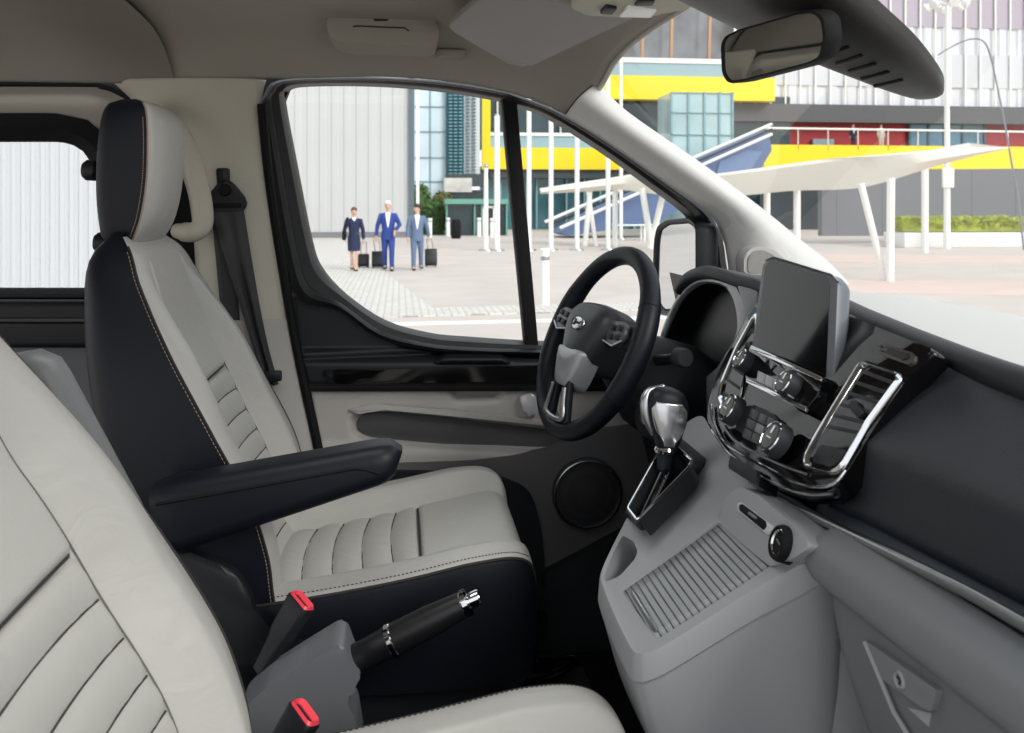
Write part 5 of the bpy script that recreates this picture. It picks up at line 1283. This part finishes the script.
# windscreen reflection, shaped as a thin bent grey tube
m = MB(); m.tube(spline([PY(u, v, 26) for u, v in ((938, 55), (955, 45), (972, 39), (984, 42), (991, 58), (998, 90), (1006, 130), (1012, 165), (1017, 192), (1024, 250))], 6), [.020 + .012 * k / 54 for k in range(55)], 8)
tag(m.build('windscreen_reflection', mat('reflection_grey', (128, 130, 138), .6)), 'thin grey bent reflection streak at the right of the windscreen', 'reflection')
# white benches under the canopy
def bench(u, y, lab):
    p = PY(u, 205, y); r = empty('bench_table', (p.x, y, 0), lab, 'table', 'white tables under the canopy')
    m = MB(); m.box((p.x, y, .74), (1.5, .8, .05), bevel=.01); m.build('table_top', WHITE, r)
    for sx in (-.65, .65):
        for sy in (-.3, .3): m = MB(); m.tube([(p.x + sx, y + sy, 0), (p.x + sx, y + sy, .72)], .03, 8); m.build('leg', WHITE, r)
bench(629, 42, 'white outdoor table, left of the pair behind the canopy posts'); bench(657, 42.5, 'white outdoor table, right of the pair next to the wing mirror')

# ------------------------------------------------------------------ people
def skinmesh(nodes, edges, sub=2):
    me = bpy.data.meshes.new('t'); me.from_pydata([n[0] for n in nodes], edges, []); o = bpy.data.objects.new('t', me); COL.objects.link(o)
    mo = o.modifiers.new('s', 'SKIN'); mo.use_smooth_shade = True
    for i, n in enumerate(nodes):
        r = n[1]; me.skin_vertices[0].data[i].radius = (r, r) if not isinstance(r, tuple) else r
        me.skin_vertices[0].data[i].use_root = i == 0
    o.modifiers.new('u', 'SUBSURF').levels = sub
    bpy.context.view_layer.update(); dg = bpy.context.evaluated_depsgraph_get()
    new = bpy.data.meshes.new_from_object(o.evaluated_get(dg)); bpy.data.objects.remove(o)
    m = MB(); m.bm.from_mesh(new); bpy.data.meshes.remove(new); return m
SKIN = mat('skin', (214, 170, 148), .55)
def person(loc, H, rot, label, cloth, cloth_leg, hair, female=False, look=0, arms=None, feet=None, shirt=WHITE):
    """facing -y; feet: two (x, y, lift) ankle points; arms: two (elbow, wrist) pairs"""
    s = H / 1.78; root = empty('person', loc, label, 'person', 'three walkers with wheeled cases'); 
    R = Matrix.Rotation(rot, 3, 'Z')
    def T(x, y, z): return V(loc) + R @ V((x * s, y * s, z * s))
    hip = .93; fe = feet; kn = []
    for sg, f in zip((-1, 1), fe): kn.append((sg * .09 * .5 + f[0] * .5, f[1] * .5 - .05, .50 + f[2] * .5))
    N = [(T(0, 0, .95), .125 * s), (T(0, 0, 1.10), .115 * s), (T(0, .01, 1.28), .135 * s), (T(0, .01, 1.40), .095 * s), (T(0, 0, 1.50), .052 * s), (T(0, -.01, 1.56), .052 * s), (T(0, -.015, 1.64), .080 * s), (T(0, -.005, 1.72), .072 * s)]
    E = [(i, i + 1) for i in range(7)]
    A = []
    for sg, (el, wr) in zip((-1, 1), arms):
        b = len(N); N += [(T(sg * .165, .01, 1.38), .048 * s), (T(*el), .043 * s), (T(*wr), .030 * s), (T(wr[0], wr[1] - .01, wr[2] - .07), .036 * s)]; E += [(3, b), (b, b + 1), (b + 1, b + 2), (b + 2, b + 3)]; A.append(b)
    for sg, f, k in zip((-1, 1), fe, kn):
        b = len(N); N += [(T(sg * .085, 0, .84), .080 * s), (T(*k), .052 * s), (T(f[0], f[1], .09 + f[2]), .040 * s), (T(f[0], f[1] - .14, .035 + f[2]), .035 * s)]; E += [(0, b), (b, b + 1), (b + 1, b + 2), (b + 2, b + 3)]
    m = skinmesh(N, E)
    hc = T(0, -.01, 1.66); lk = R @ Matrix.Rotation(look, 3, 'Z')
    def Hd(x, y, z): return hc + lk @ V((x * s, y * s, z * s))
    m.sphere(hc, (.076 * s, .096 * s, .118 * s), rot=lk, n=20)
    m.tube([Hd(0, -.088, .015), Hd(0, -.108, -.020), Hd(0, -.094, -.030)], [.008 * s, .015 * s, .010 * s], 8)
    for sg in (-1, 1): m.sphere(Hd(sg * .078, .005, -.01), (.012 * s, .022 * s, .032 * s), rot=lk, n=8)
    for (sg, (el, wr)) in zip((-1, 1), arms):
        w = V(wr); base = w + V((0, -.012, -.085))
        for q, (dx, ln) in enumerate(((-.024, .058), (-.008, .068), (.008, .064), (.024, .050))):
            m.tube([T(base.x + dx * .4, base.y + dx * .8, base.z + .02), T(base.x + dx * .4, base.y + dx - .004, base.z - ln * .5), T(base.x + dx * .4 - sg * .012, base.y + dx - .008, base.z - ln)], [.010 * s, .009 * s, .007 * s], 6)
        m.tube([T(base.x - sg * .01, base.y - .02, base.z + .06), T(base.x - sg * .02, base.y - .050, base.z + .02), T(base.x - sg * .02, base.y - .055, base.z - .015)], [.012 * s, .010 * s, .008 * s], 6)
    body = m.build('body', SKIN, root, sharp=180)
    m = MB()
    for sg in (-1, 1): m.sphere(Hd(sg * .030, -.086, .012), (.013 * s, .008 * s, .007 * s), rot=lk, n=8)
    m.build('eyes', RUBBER, body)
    m = MB(); m.sphere(Hd(0, -.088, -.058), (.022 * s, .009 * s, .006 * s), rot=lk, n=8); m.build('mouth', mat('lips', (170, 100, 96), .5), body)
    m = MB(); m.grid(lambda u, t: Hd(.088 * math.sin(2 * PI * u) * math.sin(.15 + 1.55 * t), .108 * math.cos(2 * PI * u) * math.sin(.15 + 1.55 * t) + .008 , .028 + .108 * math.cos(.15 + 1.55 * t) - .075 * t * t * max(0, math.cos(2 * PI * u)) + .035 * t * t * max(0, -math.cos(2 * PI * u))), 24, 10, cu=True)
    o = m.build('hair', hair, root); solid(o, .02 * s, 1)
    # jacket / dress: fitted rings, with sleeves
    def ell(x, y, z, a, b, n=18): return [T(x + a * math.cos(2 * PI * q / n), y + b * math.sin(2 * PI * q / n), z) for q in range(n)]
    m = MB(); nm = 'jacket'
    tor = [(.80, .185, .135), (.90, .178, .132), (1.05, .158, .122), (1.18, .172, .130), (1.32, .195, .138), (1.41, .190, .125), (1.46, .140, .095), (1.50, .070, .065)]
    if female: tor = [(.56, .168, .155), (.72, .180, .150), (.88, .178, .138), (1.05, .138, .112), (1.18, .150, .122), (1.32, .172, .128), (1.41, .170, .112), (1.46, .125, .088), (1.49, .068, .062)]; nm = 'dress'
    m.loft([ell(0, .005, z, a, b) for z, a, b in tor], True, False)
    for sg, (el, wr) in zip((-1, 1), arms):
        sh_ = V((sg * .168, .01, 1.415)); e_, w_ = V(el), V(wr)
        pts = [sh_ + V((-sg * .05, 0, .0)), sh_, sh_.lerp(e_, .5), e_, e_.lerp(w_, .5), e_.lerp(w_, .95)]
        m.tube([T(*p) for p in pts], [.062 * s, .074 * s, .064 * s, .056 * s, .050 * s, .045 * s], 12)
    jk = m.build(nm, cloth, root, sharp=70)
    # shirt front and collar
    m = MB()
    zs_, as_, bs_ = [q[0] for q in tor], [q[1] for q in tor], [q[2] for q in tor]; zb = 1.40 if female else 1.10
    def sf(u, t):
        z = 1.495 + (zb - 1.495) * t; x = (u - .5) * 2 * (.066 * (1 - t) ** .7 + .003); A_, B_ = herm(zs_, as_, z), herm(zs_, bs_, z)
        return T(x, .005 - B_ * math.sqrt(max(0, 1 - (x / A_) ** 2)) - .006, z)
    m.grid(sf, 6, 14)
    m.build('shirt', shirt, jk)
    if not female:
        m = MB(); m.loft([ell(0, 0, .78, .165, .118), ell(0, 0, .90, .170, .122), ell(0, 0, 1.02, .150, .115)])
        for sg, f, k in zip((-1, 1), fe, kn):
            hp_ = V((sg * .085, 0, .86)); kk_ = V(k); an_ = V((f[0], f[1], .035 + f[2]))
            m.tube([T(*p) for p in (hp_, hp_.lerp(kk_, .5), kk_, kk_.lerp(an_, .5), an_)], [.096 * s, .086 * s, .070 * s, .062 * s, .056 * s], 12)
        m.build('trousers', cloth_leg, root, sharp=70)
    for sg, f in zip((-1, 1), fe):
        m = MB(); rings = []
        for k in range(7):
            t = k / 6; w = .045 + .012 * math.sin(PI * t); h = .11 - .06 * smooth(0, .6, t); 
            rings.append([T(f[0] + x * w, f[1] + .07 - .27 * t, f[2] + .002 + (y + 1) * .5 * h) for x, y in [(math.cos(a) * (1 if k not in (0, 6) else .6), math.sin(a)) for a in [2 * PI * q / 12 for q in range(12)]]])
        m.loft(rings); m.build('shoe', RUBBER, root)
    return root, T
NAVY = mat('navy_cloth', (32, 38, 72), .8); BLUE = mat('royal_blue_cloth', (42, 66, 140), .8); SLATE = mat('slate_cloth', (98, 116, 146), .8)
g1 = G(354, 271); g2 = G(388, 270.5); g3 = G(417, 270)
p1, T1 = person(g1, 1.62, .1, 'walking woman in a navy dress and jacket with a black shoulder bag', NAVY, NAVY, mat('brown_hair', (96, 62, 44), .6), True, arms=(((-.26, .02, 1.16), (-.25, -.10, .96)), ((.25, .06, 1.14), (.27, .10, .88))), feet=((-.05, .10, .04), (.04, -.09, 0)))
p2, T2 = person(g2, 1.78, 0, 'walking man with white hair in a royal blue suit and white shirt', BLUE, BLUE, mat('white_hair', (222, 218, 212), .6), False, look=-.25, arms=(((-.27, .04, 1.15), (-.30, .02, .88)), ((.30, .02, 1.17), (.17, -.20, 1.02))), feet=((-.08, .14, .03), (.10, -.16, 0)))
p3, T3 = person(g3, 1.70, .05, 'walking man with dark hair in a slate grey suit, head turned left', SLATE, SLATE, mat('dark_hair', (52, 40, 36), .6), False, look=-.9, arms=(((-.25, -.02, 1.14), (-.26, -.10, .88)), ((.28, .06, 1.15), (.33, .08, .90))), feet=((-.10, -.10, 0), (.12, .14, .03)))
# shoulder bag
sbg = empty('shoulder_bag', T1(-.24, -.06, .95), 'black shoulder bag at the walking woman\'s hip', 'bag')
m = MB(); m.box(T1(-.27, -.04, 1.00), (.10, .28, .24), bevel=.03); m.build('bag_body', RUBBER, sbg)
m = MB(); m.tube(spline([T1(-.28, .06, 1.10), T1(-.24, .04, 1.40), T1(-.17, -.02, 1.50), T1(-.21, -.10, 1.38), T1(-.28, -.13, 1.10)], 5), .014, 6); m.build('strap', RUBBER, sbg)
# wheeled cases
def case(c, w, h, grip, lab):
    c = V(c); r = empty('wheeled_case', c, lab, 'suitcase', 'black wheeled cases')
    tilt = Matrix.Rotation(-.25, 3, 'X')
    def Q(x, y, z): return c + V((0, 0, .05)) + tilt @ V((x, y, z))
    m = MB(); m.box(Q(0, 0, h / 2), (w, .22, h), rot=tilt, bevel=.03, seg=3); m.build('case_body', mat('case_black', (20, 20, 23), .5), r)
    m = MB(); m.box(Q(0, -.118, h * .36), (w * .8, .03, h * .5), rot=tilt, bevel=.012); m.build('front_pocket', mat('case_pocket', (34, 34, 38), .6), r)
    g = V(grip); m = MB(); m.tube([Q(-.07, .09, h), g + V((-.07, 0, 0)), g + V((.07, 0, 0)), Q(.07, .09, h)], .011, 8); m.build('pull_handle', SATIN, r)
    for sx in (-1, 1): m = MB(); m.lathe([(0, -.015), (.045, -.015), (.045, .015), (0, .015)], c + V((sx * w * .38, .06, .045)), (1, 0, 0), 16); m.build('wheel', RUBBER, r)
c = G(363.5, 268); case(c, .30, .32, T1(.27, .09, .80), 'small black wheeled case trailing behind the walking woman')
c = G(378, 268.5); case(c, .33, .40, T2(-.30, .01, .80), 'black wheeled case at the left of the white-haired man')
c = G(431, 267); case(c, .33, .44, T3(.33, .07, .82), 'black wheeled case at the right of the dark-haired man')
# two figures on the balcony
for u, lab, cl in ((853, 'tiny figure in dark clothes standing on the yellow balcony, left one', NAVY), (881, 'tiny figure in pale clothes standing on the yellow balcony, right one', mat('pale_cloth', (196, 190, 188), .8))):
    p = PY(u, 149, 60); r_, _t = person(p, 1.72, 0, lab, cl, cl, mat('dark_hair', (52, 40, 36)), arms=(((-.24, .02, 1.14), (-.24, -.04, .90)), ((.24, .02, 1.14), (.24, -.04, .90))), feet=((-.09, 0, 0), (.09, -.04, 0))); r_['group'] = 'visitors on the balcony'

# ------------------------------------------------------------------ light
w = bpy.data.worlds.new('sky'); S.world = w; w.use_nodes = True; nt = w.node_tree; bg = nt.nodes['Background']
tc = nt.nodes.new('ShaderNodeTexCoord'); sp_ = nt.nodes.new('ShaderNodeSeparateXYZ'); rp_ = nt.nodes.new('ShaderNodeValToRGB')
nt.links.new(tc.outputs['Generated'], sp_.inputs[0]); nt.links.new(sp_.outputs['Z'], rp_.inputs['Fac'])
rp_.color_ramp.elements[0].color = (.96, .975, 1, 1); rp_.color_ramp.elements[1].color = (.86, .93, 1, 1)
nt.links.new(rp_.outputs['Color'], bg.inputs['Color']); bg.inputs['Strength'].default_value = 1.25
sd_ = bpy.data.lights.new('sun', 'SUN'); sd_.energy = 2.5; sd_.angle = math.radians(28); sd_.color = (1, .96, .90)
so_ = bpy.data.objects.new('sun', sd_); COL.objects.link(so_); so_.rotation_euler = (V((-.48, .72, -.55)).to_track_quat('-Z', 'Y')).to_euler(); so_.location = (5, -8, 9)
dl = bpy.data.lights.new('fill_light', 'AREA'); dl.shape = 'RECTANGLE'; dl.size = .5; dl.size_y = .25; dl.energy = 2.2; dl.color = (1, .98, .95)  # added fill, unseen under the roof, brightens the seats and door
do = bpy.data.objects.new('fill_light', dl); COL.objects.link(do); do.location = (-.12, 1.15, 2.02)
S.view_settings.view_transform = 'Standard'; S.view_settings.look = 'None'; S.view_settings.gamma = 1; S.view_settings.exposure = 0.05
S.view_settings.use_curve_mapping = False
S.cycles.use_denoising = True; S.cycles.max_bounces = 10; S.cycles.diffuse_bounces = 5; S.cycles.transparent_max_bounces = 16
